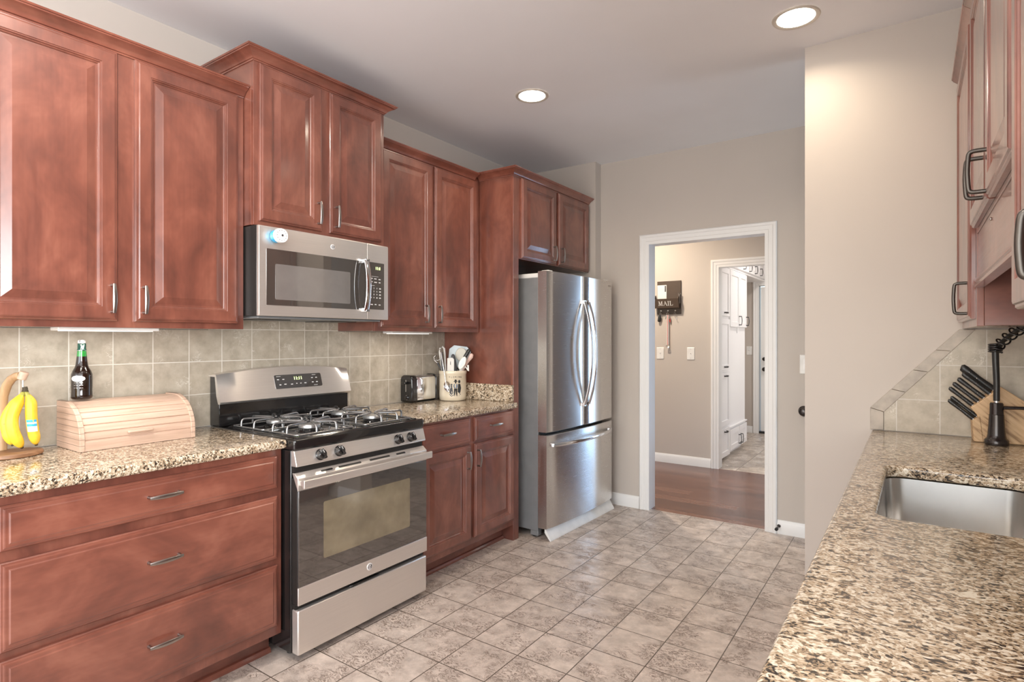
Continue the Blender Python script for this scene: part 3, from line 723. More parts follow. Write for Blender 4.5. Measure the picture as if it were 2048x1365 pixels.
for r_, row in enumerate(('123', '456', '789', '.0.')):
    for c_, ch in enumerate(row):
        if ch != '.': kp.text(ch, 0.0115, mK @ Matrix.Translation((-.040 + c_ * .022, -.012 - r_ * .0165, .0012)), .0003, 1)
        else: kp.loft([[mK @ Vector((-.040 + c_ * .022 + a * .004, -.012 - r_ * .0165 + b * .003, z)) for a, b in ((-1, -1), (1, -1), (1, 1), (-1, 1))] for z in (.001, .0016)], m=1)
    kp.loft([[mK @ Vector((.030 + a * .009, -.012 - r_ * .0165 + b * .003, z)) for a, b in ((-1, -1), (1, -1), (1, 1), (-1, 1))] for z in (.001, .0016)], m=1)
for x, y, w in ((-.010, .050, .050), (-.036, .039, .017), (-.008, .038, .018), (.024, .037, .015), (-.036, .022, .015), (-.006, .020, .020), (.024, .020, .013), (-.026, .002, .024), (-.034, -.098, .015), (-.006, -.097, .013), (.024, -.098, .014)):
    kp.loft([[mK @ Vector((x + a * w / 2, y + b * (.0008 if w > .02 else .0024), z)) for a, b in ((-1, -1), (1, -1), (1, 1), (-1, 1))] for z in (.001, .0016)], m=1)
kp.build('keypad', [M['glass'], M['mark']], pn, smooth=20)
t = thing('kitchen_timer', 'round blue and white dial timer stuck on the microwave', 'timer', (0.443, 1.497, 1.785))
c = Vector((0.4435, 1.497, 1.785))
MB().lathe([(.027, 0), (.029, .004), (.0285, .026), (.024, .029)], c, (1, 0, 0), 32).build('base', M['cyan'], t)
dl = MB().lathe([(.030, .0295), (.032, .032), (.032, .046), (.030, .0495), (.027, .0485), (.006, .049), (.005, .053), (.001, .0535)], c, (1, 0, 0), 36).build('dial', M['badge'], t)
tk = MB()
for i in range(12):
    a = math.tau * i / 12; tk.ball(c + Vector((.0490, .0225 * math.cos(a), .0225 * math.sin(a))), .0006, .0017, .0017, 8, 5)
tk.lathe([(.0050, .0532), (.0050, .0542), (.0028, .0546), (.0028, .0538)], c, (1, 0, 0), 20)
tk.build('dial_marks', M['char'], dl)

# ------------------------------------------------------------------ refrigerator (own axes: y along the width, x outwards)
t = thing('refrigerator', 'stainless steel french-door fridge with a freezer drawer', 'refrigerator', (0.806, 3.218, 0.0), R(-1.75))
FW = 0.928
bow = lambda y: 0.020 * (1 - ((y - FW / 2) / (FW / 2)) ** 2)
MB().box(-0.74, -0.088, 0.022, FW - .022, 0.045, 1.738).build('cabinet', M['casegrey'], t, bevel=0.004, local=True)
MB().box(-0.0878, -0.0745, 0.030, FW - .030, 0.075, 1.735).build('door_gasket', M['blackm'], t, smooth=0, local=True)
def fpanel(name, y0, y1, z0, z1):
    b = MB(); n = 14; loops = []
    for i in range(n + 1):
        y = y0 + (y1 - y0) * i / n; x = bow(y); e = min(y - y0, y1 - y)
        if e <= 0: x -= 0.006
        loops.append([(-.074, y, z0), (x - .004, y, z0), (x, y, z0 + .004), (x, y, z1 - .004), (x - .004, y, z1), (-.074, y, z1)])
    return b.loft(loops).build(name, M['steel_fridge'], t, smooth=30, local=True)
dl_ = fpanel('door', 0.0, 0.4615, 0.712, 1.776); dr_ = fpanel('door', 0.4665, FW, 0.712, 1.776); fz = fpanel('freezer_drawer', 0.0, FW, 0.078, 0.692)
for d, y in ((dl_, 0.432), (dr_, 0.496)):
    b = MB(); pth = []
    for i in range(21):
        u = -1 + 2 * i / 20; pth.append((bow(y) + 0.012 + 0.062 * (1 - abs(u) ** 2.2), y, 1.226 + u * 0.372))
    b.tube(pth, [0.0125] * 21, 12, flat=(0.62, 1.0), up=(1, 0, 0))
    for z in (0.862, 1.590): b.box(bow(y) - .002, bow(y) + .020, y - .011, y + .011, z - .013, z + .013)
    b.build('handle', M['chrome'], d, bevel=0.002, local=True)
b = MB(); pth = []
for i in range(25):
    u = -1 + 2 * i / 24; y = FW / 2 + u * 0.415; pth.append((bow(y) + 0.010 + 0.045 * (1 - abs(u) ** 2.6), y, 0.626))
b.tube(pth, 0.0135, 12, flat=(1.0, 0.6), up=(0, 0, 1))
for y in (FW / 2 - .405, FW / 2 + .405): b.box(bow(y) - .002, bow(y) + .018, y - .012, y + .012, .614, .638)
b.build('handle', M['chrome'], fz, bevel=0.002, local=True)
MB().box(bow(.86) + .0002, bow(.86) + .0012, 0.825, 0.895, 1.732, 1.742).build('nameplate', M['nickel'], dr_, smooth=0, local=True)
for y in (0.026, FW - .110): MB().box(-.36, -.080, y, y + .082, 1.7385, 1.768).box(-.078, -.020, y + .020, y + .070, 1.7765, 1.786).build('hinge_cover', M['plastic'], t, bevel=0.004, local=True)
for y in (0.050, FW - .08): MB().box(-.155, -.092, y - .022, y + .022, 0.010, 0.0445).build('foot_bracket', M['casegrey'], t, bevel=0.004, local=True)
for x in (-.62, -.13):
    for y in (0.050, FW - .08): MB().lathe([(0.019, -.014), (0.019, .014)], (x, y, 0.0192), (0, 1, 0), 16).build('roller', M['rubber'], t, local=True)
kp = MB().prism([(-.030, .072), (-.024, .076), (.016, .012), (.018, 0.0005), (.012, 0.0005), (-.030, .050)], 1, 0.012, FW - .004)
kp.build('kick_plate', M['plastic'], t, bevel=0.001, local=True)

# ------------------------------------------------------------------ things on the left worktop
t = thing('bread_box', 'pale wooden roll-top bread box on granite', 'bread box', (0.16, 1.025, 0.9145))
def bbprof(o=0.0):
    p = [(0.050, 0.9145), (0.050, 1.088 + o), (0.125, 1.088 + o)]
    for i in range(1, 11):
        a = R(90 - 9 * i); p.append((0.125 + (0.150 + o) * math.cos(a), 0.952 + (0.136 + o) * math.sin(a)))
    return p + [(0.275 + o, 0.9145)]
for y in (0.818, 1.2135): MB().prism(bbprof(0.005), 1, y, y + 0.0165).build('end_panel', M['beech_l'], t, bevel=0.0015, smooth=25)
rt = MB(); pr = [(0.125, 1.088)] + [(0.125 + .150 * math.cos(R(90 - 3 * i)), 0.952 + .136 * math.sin(R(90 - 3 * i))) for i in range(1, 31)]
prof = []; acc = 0.0; last = Vector((0.062, 1.088)); step = 0.0285
pts = [Vector((0.062 + .0015 * i, 1.088)) for i in range(43)] + [Vector(p) for p in pr]
dense = []
for a, b2 in zip(pts, pts[1:]):
    for k in range(4): dense.append(a.lerp(b2, k / 4))
for i, p in enumerate(dense):
    if i: acc += (p - dense[i - 1]).length
    d = abs(acc / step - round(acc / step)) * step
    c0 = Vector((0.125, 0.952)); nn = (p - c0).normalized() if p.x > .125 else Vector((0, 1))
    q = p - nn * (0.0042 if d < .0016 else 0.0); prof.append((q.x, q.y))
prof += [(0.2752, 0.950), (0.2752, 0.9148), (0.060, 0.9148)]
rt.prism(prof, 1, 0.8348, 1.2132).build('roll_top', M['beech'], t, smooth=15)
MB().box(0.2756, 0.2775, 0.8350, 1.2130, 0.9148, 0.9480).build('front_board', M['beech'], t, bevel=0.0008, smooth=0)
MB().box(0.2730, 0.2900, 0.974, 1.063, 0.9655, 0.9745).build('handle', M['beech'], t, bevel=0.003)

t = thing('beer_bottle', 'dark swing-top glass bottle with white oval label standing on the bread box', 'bottle', (0.105, 0.882, 1.0935))
c = Vector((0.105, 0.882, 1.0932))
MB().lathe([(.001, .002), (.024, .001), (.032, .003), (.0355, .010), (.0350, .020), (.0343, .034), (.0350, .050), (.0352, .086), (.0345, .098), (.030, .112), (.0235, .124), (.0205, .134), (.0185, .150), (.0165, .170), (.0155, .184), (.0148, .190), (.0155, .192), (.0152, .196), (.0140, .198), (.0138, .216), (.0130, .219), (.001, .219)], c, n=36).build('glass', M['bottle'], t, smooth=60)
MB().lathe([(.0115, .2192), (.0128, .2205), (.0128, .229), (.0100, .2325), (.001, .233)], c, n=24).build('stopper', M['badge'], t)
wb_ = MB(); mB = Matrix.Translation(c) @ Matrix.Rotation(R(-46), 4, 'Z')
for s_ in (-1, 1): wb_.tube([mB @ Vector(p) for p in ((s_ * .0145, 0, .231), (s_ * .0165, .002, .222), (s_ * .0165, .007, .206), (s_ * .0165, .004, .193), (s_ * .0160, -.002, .190))], 0.0009, 6)
wb_.tube([mB @ Vector((.0162 * math.cos(a), .0162 * math.sin(a), .191)) for a in [math.tau * i / 20 for i in range(21)]], 0.0009, 6)
wb_.tube([mB @ Vector(p) for p in ((-.0145, 0, .231), (0, 0, .2335), (.0145, 0, .231))], 0.0009, 6)
wb_.build('wire_bail', M['chrome'], t)
def wrapped(b, c, r, a0, pts2, th, m=0):
    """A flat outline wrapped round an upright cylinder: pts2 are (arc length, height)."""
    b.loft([[c + Vector(((r + o) * math.cos(a0 + x / r), (r + o) * math.sin(a0 + x / r), z)) for x, z in pts2] for o in (0.0, th)], m=m)
lb = MB(); n = 24
strip = []
for i in range(n):
    x0, x1 = -.024 + .048 * i / n, -.024 + .048 * (i + 1) / n; h = lambda x: .0115 * math.sqrt(max(.02, 1 - (x / .0245) ** 2))
    wrapped(lb, c, .0352, R(-40), [(x0, .083 - h(x0)), (x1, .083 - h(x1)), (x1, .083 + h(x1)), (x0, .083 + h(x0))], .0006)
lb.build('label', M['badge'], t, smooth=60)
lt = MB()
for z in (.066, .056, .046):
    for i, w in enumerate((.006, .004, .007, .003)):
        x0 = -.014 + i * .009; wrapped(lt, c, .0352, R(-38), [(x0, z), (x0 + w, z), (x0 + w, z + .0022), (x0, z + .0022)], .0005)
lt.build('embossed_lettering', M['nickel'], t, smooth=0)

t = thing('banana_hanger', 'wooden banana hanger with oval base and curved arm', 'banana hanger', (0.150, 0.650, 0.9145))
b = MB(); E_ = lambda f, z: [(0.150 + .080 * f * math.cos(a), 0.652 + .095 * f * math.sin(a), z) for a in [math.tau * i / 36 for i in range(36)]]
b.loft([E_(.95, .9145), E_(1.0, .918), E_(1.0, .926), E_(.96, .930)]); b.build('base', M['brownwood'], t, smooth=40)
MB().tube([(0.092, 0.645, .9302), (0.088, 0.645, 1.00), (0.086, 0.646, 1.07), (0.090, 0.649, 1.125), (0.106, 0.656, 1.165), (0.121, 0.665, 1.187), (0.136, 0.674, 1.196), (0.146, 0.681, 1.197)], [.0135, .0135, .0135, .0135, .0135, .0132, .013, .013], 14, flat=(0.75, 1.1), up=(1, 0, 0)).build('arm', M['armwood'], t)
fx = Vector((0.154, 0.688, 1.198))
MB().lathe([(.0125, -.014), (.014, -.012), (.014, .012), (.0125, .014)], fx, (0.25, 0.25, 0.93), 20).build('end_cap', M['beech'], t)
MB().tube([(0.154, 0.688, 1.187), (0.154, 0.688, 1.158), (0.156, 0.691, 1.146), (0.161, 0.696, 1.143), (0.165, 0.700, 1.148)], 0.0022, 8).build('hook', M['chrome'], t)
t = thing('banana_bunch', 'bunch of yellow bananas with a blue sticker hanging from the hook', 'bananas', (0.162, 0.690, 1.14))
MB().tube([(0.158, 0.692, 1.158), (0.159, 0.693, 1.148), (0.161, 0.692, 1.139)], [.0072, .0085, .0105], 10).build('stem', M['bananatip'], t)
def banana(pth, r0, name='banana'):
    b = MB(); P = []
    V = [Vector(p) for p in pth]
    for i in range(len(V) - 1):
        p0, p1, p2, p3 = V[max(i - 1, 0)], V[i], V[i + 1], V[min(i + 2, len(V) - 1)]
        for k in range(6):
            q = k / 6; P.append(0.5 * ((2 * p1) + (p2 - p0) * q + (2 * p0 - 5 * p1 + 4 * p2 - p3) * q * q + (3 * p1 - p0 - 3 * p2 + p3) * q ** 3))
    P.append(V[-1]); n = len(P); rr = []
    for i in range(n):
        s = i / (n - 1); rr.append(r0 * min(1.0, 0.34 + max(0, s - .06) * 3.4) * (1.0 if s < .80 else max(.30, 1 - ((s - .80) / .20) ** 2 * .70)))
    loops = []
    for i, p in enumerate(P):
        tt = (P[min(i + 1, n - 1)] - P[max(i - 1, 0)]).normalized(); u = Vector((1, 0, 0)); u = (u - tt * u.dot(tt)).normalized(); w = tt.cross(u)
        loops.append([p + (u * math.cos(q) + w * math.sin(q)) * rr[i] * (1 + .055 * math.cos(5 * q)) for q in [math.tau * j / 20 for j in range(20)]])
    o = b.loft(loops).build(name, M['banana'], t, smooth=60)
    tipd = (P[-1] - P[-3]).normalized()
    MB().lathe([(rr[-1] * 1.02, -.002), (rr[-1] * .95, .004), (rr[-1] * .6, .006)], P[-1], tipd, 12).build('tip', M['bananatip'], o)
    MB().tube([P[0] - (P[1] - P[0]) * 1.2, P[0], P[4]], [rr[0] * .9, rr[0] * 1.05, rr[4] * .85], 10).build('stalk', M['bananastem'], o)
    return o
banana([(0.161, 0.687, 1.137), (0.166, 0.670, 1.105), (0.172, 0.652, 1.050), (0.174, 0.657, 0.995), (0.170, 0.680, 0.945)], 0.0182)
bn = banana([(0.164, 0.695, 1.137), (0.170, 0.705, 1.102), (0.174, 0.706, 1.048), (0.172, 0.712, 0.995), (0.168, 0.722, 0.949)], 0.0172)
banana([(0.156, 0.689, 1.137), (0.142, 0.668, 1.100), (0.136, 0.646, 1.050), (0.140, 0.648, 0.998), (0.147, 0.660, 0.955)], 0.0165)
mS2 = basis((0.1905, 0.7075, 1.018), (-0.62, 0.76, -0.08), (-0.02, -0.09, 1))
st = MB()
for a, b2, m in ((-.018, .003, 0), (.003, .0075, 0), (.0075, .018, 0)): pass
gridp = lambda x, y: Vector((0.1732 + .0186 * math.cos(x * 68 - .26), 0.7085 + .0186 * math.sin(x * 68 - .26) - .10 * y, 1.020 + y))
for i in range(8):
    x0, x1 = -.0125 + .025 * i / 8, -.0125 + .025 * (i + 1) / 8
    for y0, y1, m in ((-.022, -.003, 0), (-.003, .006, 1), (.006, .012, 0), (.012, .021, 1)):
        st.face([st.bm.verts.new(gridp(*p)) for p in ((x0, y0), (x1, y0), (x1, y1), (x0, y1))], m)
for y in (-.008, -.013): st.face([st.bm.verts.new(gridp(*p) + Vector((.0004, -.0001, 0))) for p in ((-.007, y), (.006, y), (.006, y + .0018), (-.007, y + .0018))], 2)
st.build('sticker', [M['badge'], M['sky'], M['char']], bn, smooth=60)

# ------------------------------------------------------------------ toaster, crock and utensils
t = thing('toaster', 'chrome long-slot toaster with black end caps on granite', 'toaster', (0.075, 2.79, 0.9145))
tprof = [(0.022, 0.926), (0.022, 1.060), (0.028, 1.078), (0.043, 1.086), (0.098, 1.086), (0.113, 1.078), (0.119, 1.060), (0.119, 0.926)]
MB().prism(tprof, 1, 2.722, 2.896).build('shell', M['chrome'], t, bevel=0.003, smooth=40)
cap = [(0.016, 0.918), (0.016, 1.064), (0.023, 1.084), (0.042, 1.092), (0.098, 1.092), (0.118, 1.084), (0.125, 1.064), (0.125, 0.918)]
MB().prism(cap, 1, 2.668, 2.722).build('end_cap', M['black'], t, bevel=0.010, seg=3, smooth=50)
MB().prism(cap, 1, 2.8965, 2.908).build('end_cap', M['black'], t, bevel=0.010, seg=3, smooth=50)
MB().box(0.026, 0.115, 2.690, 2.890, 0.9146, 0.9180).build('base', M['blackm'], t, smooth=0)
MB().box(0.046, 0.064, 2.740, 2.858, 1.0855, 1.0868).box(0.076, 0.094, 2.740, 2.858, 1.0855, 1.0868).build('slot', M['blackm'], t, smooth=0)
MB().box(0.042, 0.098, 2.735, 2.862, 1.0862, 1.0885).build('slot_trim', M['chrome'], t, bevel=0.001)
MB().box(0.068, 0.0735, 2.6655, 2.6685, 0.985, 1.062).build('lever_slot', M['chrome'], t, smooth=0)
MB().box(0.054, 0.088, 2.640, 2.667, 1.034, 1.050).build('lever', M['black'], t, bevel=0.004)
kb = MB().lathe([(.013, 0), (.013, .008), (.010, .010)], (0.078, 2.6680, 0.948), (0, -1, 0), 22).build('browning_dial', M['black'], t)
MB().lathe([(.0135, .001), (.0150, .001), (.0150, .003), (.0135, .003)], (0.078, 2.6680, 0.948), (0, -1, 0), 24, cap=False).build('dial_ring', M['chrome'], kb)

CC = Vector((0.195, 2.985, 0.9145)); CR = 0.0915
t = thing('utensil_crock', 'cream stoneware crock with printed farm folk holding utensils', 'crock', CC)
MB().lathe([(.001, .001), (.086, .001), (.090, .006), (CR, .030), (CR, .174), (.0935, .177), (.0945, .184), (.0940, .196), (.0915, .199), (.085, .199), (.083, .195), (.083, .020), (.001, .018)], CC, n=48).build('pot', M['crock'], t, smooth=50)
pr_ = MB(); A0 = math.atan2(-2.985, 2.7734 - 0.195) + R(10)
def poly(pts, m): wrapped(pr_, CC, CR, A0, pts, .0006, m)
def disc(cx, cz, rx, rz, m): 
    for i in range(6):
        x0, x1 = cx - rx + 2 * rx * i / 6, cx - rx + 2 * rx * (i + 1) / 6
        hh = lambda x: rz * math.sqrt(max(.03, 1 - ((x - cx) / rx) ** 2)); poly([(x0, cz - hh(x0)), (x1, cz - hh(x1)), (x1, cz + hh(x1)), (x0, cz + hh(x0))], m)
# woman in a grey dress, man in a brimmed hat, woman with a dark cloak
disc(-.024, .098, .0055, .0055, 0); disc(-.024, .109, .0062, .006, 0); poly([(-.0285, .092), (-.0195, .092), (-.012, .052), (-.018, .046), (-.024, .040), (-.031, .046), (-.038, .054)], 0)
poly([(-.0395, .044), (-.037, .047), (-.024, .034), (-.011, .044), (-.010, .040), (-.024, .029)], 0)
disc(.003, .122, .0055, .006, 1); disc(.003, .130, .0145, .0032, 1); disc(.003, .137, .0075, .006, 1)
poly([(-.009, .112), (.015, .112), (.017, .098), (.013, .085), (-.007, .085), (-.012, .098)], 2)
poly([(-.008, .083), (.014, .083), (.015, .040), (.007, .038), (.003, .070), (-.001, .038), (-.009, .040)], 1); poly([(-.012, .033), (-.002, .033), (-.002, .037), (-.010, .037)], 1); poly([(.007, .033), (.018, .033), (.016, .037), (.007, .037)], 1)
disc(.029, .128, .0085, .011, 1); poly([(.021, .113), (.036, .113), (.043, .085), (.037, .055), (.028, .050), (.017, .070)], 1); poly([(.016, .062), (.018, .066), (.040, .042), (.038, .038)], 1)
for x in (-.034, -.020, .026): poly([(x, .034), (x + .006, .034), (x + .004, .037), (x + .001, .037)], 1)
for i, ch in enumerate('FLEMING'):
    a = A0 + (-.0385 + i * .0135) / CR; nn = Vector((math.cos(a), math.sin(a), 0))
    pr_.text(ch, 0.015, basis(CC + nn * (CR + .0003) + Vector((0, 0, .158)), (-nn.y, nn.x, 0), (0, 0, 1)), .0004, 1)
pr_.build('printed_figures', [M['char'], M['blackm'], M['blueprint']], t, smooth=0)

# utensils: q(du, v, back) = a place in the crock's own upright plane facing the room, du metres to the right, v metres above the worktop
UR = Vector((0.8197, 0.5729, 0)); UB = Vector((-0.5729, 0.8197, 0))
q = lambda s, z, bk=0.0: CC + UR * s + UB * bk + Vector((0, 0, z))
def slat_shape(b, c, axis, side, nrm, outline, th, m=0):
    axis = Vector(axis).normalized(); nrm = Vector(nrm).normalized(); side = axis.cross(nrm)
    b.loft([[Vector(c) + side * x + axis * y + nrm * o for x, y in outline] for o in (-th / 2, th / 2)], m=m)
def utensil(name, label, cat): return thing(name, label, cat, CC + Vector((0, 0, .02)), group=None)
def oval(rx, ry, cy=0, n=22): return [(rx * math.cos(a), cy + ry * math.sin(a)) for a in [math.tau * i / n for i in range(n)]]
OUT = -UB
t = utensil('serving_turner', 'large pale blue square-cornered turner at the back of the crock', 'turner')
a = q(.005, .020, .040); e = q(.040, .290, .042); ax = (e - a).normalized()
MB().tube([a, a.lerp(e, .7)], .006, 8).build('handle', M['paleblue'], t)
b = MB(); slat_shape(b, e, ax, None, OUT, [(-.045, .075), (.045, .075), (.075, .045), (.072, -.03), (.045, -.075), (.010, -.105), (-.010, -.105), (-.045, -.075), (-.072, -.03), (-.075, .045)], .004); b.build('blade', M['paleblue'], t, bevel=0.0015)
t = utensil('ladle_spoon', 'round cream spoon head in front of the pale blue turner', 'spoon')
a = q(.020, .020, .005); e = q(.055, .305, .006); MB().tube([a, a.lerp(e, .85)], .0055, 8).build('handle', M['cream'], t)
b = MB(); slat_shape(b, e, (UR * .15 + Vector((0, 0, 1))).normalized(), None, OUT, oval(.038, .045, .004, 28), .012); b.build('bowl', M['cream'], t, bevel=0.004)
t = utensil('serving_spoon', 'shiny metal spoon hooked over the crock rim with its bowl outside', 'spoon')
b = MB(); b.tube([q(-.030, .085, -.105), q(-.036, .130, -.106), q(-.045, .190, -.105), q(-.058, .260, -.096), q(-.070, .320, -.085), q(-.076, .345, -.080)], [.0048, .0045, .005, .006, .008, .006], 10, flat=(.6, 1.2), up=UR); b.build('handle', M['chrome'], t)
MB().ball(q(-.028, .103, -.110), .0001).build('bowl_joint', M['chrome'], t) if False else None
b = MB(); axs = (q(-.020, .06, 0) - q(-.036, .13, 0)).normalized(); cs = q(-.026, .098, -.1105); sd = axs.cross(OUT)
rows = []
for i in range(13):
    s = -1 + 2 * i / 12; w = .021 * math.sqrt(max(.015, 1 - s * s)); dpt = .010 * (1 - s * s)
    rows.append([cs + axs * s * .036 + sd * w * k + UB * (.0 if abs(k) > .9 else dpt * (1 - k * k)) for k in (-1, -.6, -.2, .2, .6, 1)] + [cs + axs * s * .036 + sd * w * k + UB * (.002 + dpt * (1 - k * k)) for k in (1, .6, .2, -.2, -.6, -1)])
b.loft(rows).build('bowl', M['chrome'], t, smooth=60)
t = utensil('tongs', 'tall white looped tongs at the far end of the crock', 'tongs')
b = MB(); b.tube([q(-.052, .03, -.03), q(-.062, .16, -.035), q(-.078, .28, -.04), q(-.084, .325, -.04), q(-.080, .352, -.04), q(-.066, .362, -.04), q(-.054, .350, -.04), q(-.050, .320, -.04), q(-.045, .22, -.035), q(-.036, .03, -.03)], [.005, .006, .008, .009, .009, .009, .009, .008, .006, .005], 10, flat=(.8, 1.5), up=UR); b.build('arms', M['whiteplastic'], t)
b = MB(); b.tube([q(-.062, .19, -.043), q(-.069, .27, -.047), q(-.070, .325, -.048)], [.007, .010, .006], 10, flat=(.7, 1.0), up=OUT); b.build('grip', M['char'], t)
t = utensil('slotted_spatula', 'short white spatula with a dark slot at the front of the crock', 'spatula')
a = q(-.012, .020, -.03); e = q(-.008, .240, -.066); ax = (e - a).normalized(); b = MB()
slat_shape(b, e, ax, None, OUT, [(-.022, .045), (.012, .050), (.024, .038), (.024, -.04), (.008, -.075), (-.008, -.075), (-.024, -.04)], .006); b.build('blade', M['whiteplastic'], t, bevel=0.002)
MB().tube([a, e], .005, 8).build('handle', M['whiteplastic'], t)
b = MB(); slat_shape(b, e, ax, None, OUT, oval(.0022, .018, .008), .0075); b.build('slot', M['char'], t)
t = utensil('paring_knife', 'black-handled tool standing upright in the middle of the crock', 'kitchen tool')
MB().tube([q(.020, .190, -.040), q(.019, .22, -.042), q(.012, .26, -.045), q(.008, .285, -.047), q(.006, .305, -.048), q(.004, .311, -.048)], [.010, .0135, .0135, .0135, .010, .004], 12, flat=(.8, 1.1), up=OUT).build('handle', M['char'], t)
MB().tube([q(.018, .02, -.03), q(.020, .195, -.040)], .0035, 8).build('shank', M['nickel'], t)
t = utensil('chef_knife', 'black knife handle leaning out over the crock towards the cherry panel', 'knife')
MB().tube([q(.036, .205, -.020), q(.060, .245, -.021), q(.090, .300, -.022), q(.112, .335, -.022), q(.118, .342, -.022)], [.0085, .011, .012, .0125, .007], 12, flat=(.75, 1.05), up=OUT).build('handle', M['blackm'], t)
MB().ball(q(.108, .330, -.033), .003).build('rivet', M['nickel'], t)
b = MB(); a = q(.000, .135, -.018); ax = (q(.036, .205, -.02) - a).normalized(); slat_shape(b, a, ax, None, OUT, [(-.010, .088), (.010, .088), (.012, .0), (.0, -.06), (-.010, -.02)], .002); b.build('blade', M['chrome'], t)
t = utensil('mixing_spoon', 'white oval spoon leaning at the near edge of the crock', 'spoon')
e = q(.070, .252, -.060); MB().tube([q(.030, .02, -.02), q(.052, .19, -.045), e], .0055, 8).build('handle', M['whiteplastic'], t)
b = MB(); ax = (UR * .45 + Vector((0, 0, 1))).normalized(); slat_shape(b, e, ax, None, OUT, oval(.022, .046), .010); b.build('bowl', M['whiteplastic'], t, bevel=0.004)
b = MB(); slat_shape(b, e + OUT * .0052, ax, None, OUT, oval(.0035, .034), .0012); slat_shape(b, e + OUT * .0052 + UR * .009, ax, None, OUT, oval(.002, .026), .0012); b.build('ribs', M['paleblue'], t)
t = utensil('silicone_spatula', 'blush pink rounded spatula handle leaning towards the cherry panel', 'spatula')
MB().tube([q(.035, .03, .0), q(.072, .205, -.008), q(.100, .256, -.013), q(.125, .292, -.016), q(.128, .306, -.016), q(.125, .314, -.016)], [.005, .006, .009, .015, .014, .006], 12, flat=(.6, 1.0), up=OUT).build('handle', M['pink'], t)
t = utensil('measuring_scoop', 'small white scoop hanging over the crock rim beside the cherry panel', 'scoop')
MB().tube([q(.055, .08, -.040), q(.066, .212, -.044), q(.090, .226, -.046), q(.105, .205, -.048)], .004, 8).build('handle', M['whiteplastic'], t)
b = MB(); slat_shape(b, q(.107, .203, -.048), (0, 0, 1), None, OUT, [(-.005, .035), (.006, .035), (.008, -.008), (-.004, -.003)], .010); b.build('cup', M['whiteplastic'], t, bevel=0.002)
t = utensil('wire_whisk', 'metal whisk with bent wires beside the toaster end of the crock', 'whisk')
b = MB(); b.tube([q(-.040, .03, .01), q(-.070, .19, .0), q(-.102, .250, -.005)], [.004, .0055, .0065], 10); b.build('handle', M['char'], t)
b = MB()
for k in range(4):
    a = math.tau * k / 4; o1 = UR * .012 * math.cos(a) + UB * .012 * math.sin(a)
    b.tube([q(-.100, .247, -.005), q(-.112, .266, -.005) + o1, q(-.114, .290, -.005) + o1 * 1.2, q(-.112, .300, -.005) + o1 * .3], .0016, 6)
b.tube([q(-.118, .268, -.012), q(-.098, .268, -.012), q(-.078, .278, -.010)], .0016, 6)
b.build('wires', M['nickel'], t)

# ------------------------------------------------------------------ slim lights under the wall cabinets
for y0, y1, lab in ((0.752, 1.086, 'slim white light strip under the cherry cabinet above the bread box'), (2.345, 2.685, 'slim white light strip under the cherry cabinet above the toaster')):
    t = thing('under_cabinet_light', lab, 'light', (0.245, (y0 + y1) / 2, 1.372))
    MB().box(0.205, 0.285, y0, y1, 1.3600, 1.3735).build('housing', M['plastic'], t, bevel=0.003)
    MB().box(0.215, 0.275, y0 + .02, y1 - .02, 1.3585, 1.3601).build('diffuser', M['strip'], t, smooth=0)
    area('added_strip_glow', (0, 0, -0.0145), (0, 0, 0), (0.05, y1 - y0 - .05), 0.5, (1.0, 0.95, 0.87), 'RECTANGLE', t)  # glow added to the strips to brighten the backsplash

# ------------------------------------------------------------------ recessed downlights
def downlight(x, y, label, p=3.0):
    t = thing('recessed_downlight', label, 'ceiling light', (x, y, H))
    MB().lathe([(.074, -.001), (.086, -.006), (.094, -.006), (.098, -.001)], (x, y, H), n=48, cap=False).build('trim_ring', M['canring'], t, smooth=40)
    MB().lathe([(.079, -.0015), (.077, -.0030), (.055, -.0060), (.001, -.0068)], (x, y, H), n=40, cap=False).build('lens', M['can'], t, smooth=60)
    area('downlight_beam', (0, 0, -0.012), (0, 0, 0), (0.13, 0.13), p, (1.0, 0.84, 0.64), 'DISK', t, 150)
    return t
downlight(0.942, 2.825, 'lit round downlight in the ceiling in front of the fridge')
downlight(2.344, 2.804, 'lit round downlight in the ceiling close to the corner wall above the granite')

# ------------------------------------------------------------------ cabinets on the right-hand wall (facing -x)
XF = 2.942
def upper_r(name, label, y0, y1, z0, doors, dz, handles, crown_path=None):
    t = thing(name, label, 'wall cabinet', (3.259, (y0 + y1) / 2, z0), group='cherry wall cabinets')
    MB().box(XF + .0195, 3.259, y0, y1, z0 + .002, 2.440).build('body', M['cherry_x'], t, bevel=0.001, smooth=0)
    MB().box(XF, XF + .019, y0, y1, z0, 2.440).build('face_frame', M['cherry_v'], t, bevel=0.0015, smooth=0)
    for (a, b), (hy, hz, L) in zip(doors, handles):
        d = front('door', M['cherry_v'], FXN(XF - .0005, b, dz[0]), b - a, dz[1] - dz[0], RAISED, t)
        mx = FXN(XF - .021, hy, hz)
        h = MB(); o = .034; pth = [mx @ Vector((0, s * L / 2, z)) for s, z in ((-1, 0), (-1, o * .55), (-.97, o * .85), (-.86, o), (-.4, o * 1.06), (0, o * 1.08), (.4, o * 1.06), (.86, o), (.97, o * .85), (1, o * .55), (1, 0))]
        h.tube(curve_path(pth, 4), .0055, 14, up=mx.to_3x3() @ Vector((1, 0, 0))); h.build('handle', M['pewter'], d)
    if crown_path: sweep(crown_path, [(o_ * .7, h_) for o_, h_ in CROWN], 2.447, -1.0).build('crown_moulding', M['cherry_h'], t, smooth=30)
    return t
upper_r('wall_cabinet', 'tall narrow cherry cabinet in the corner over the slanted tile edge', 2.432, 3.1210, 1.372, [(2.470, 3.106)], (1.398, 2.402), [(2.520, 1.470, .105)], [(XF, 2.432), (XF, 3.1210)])
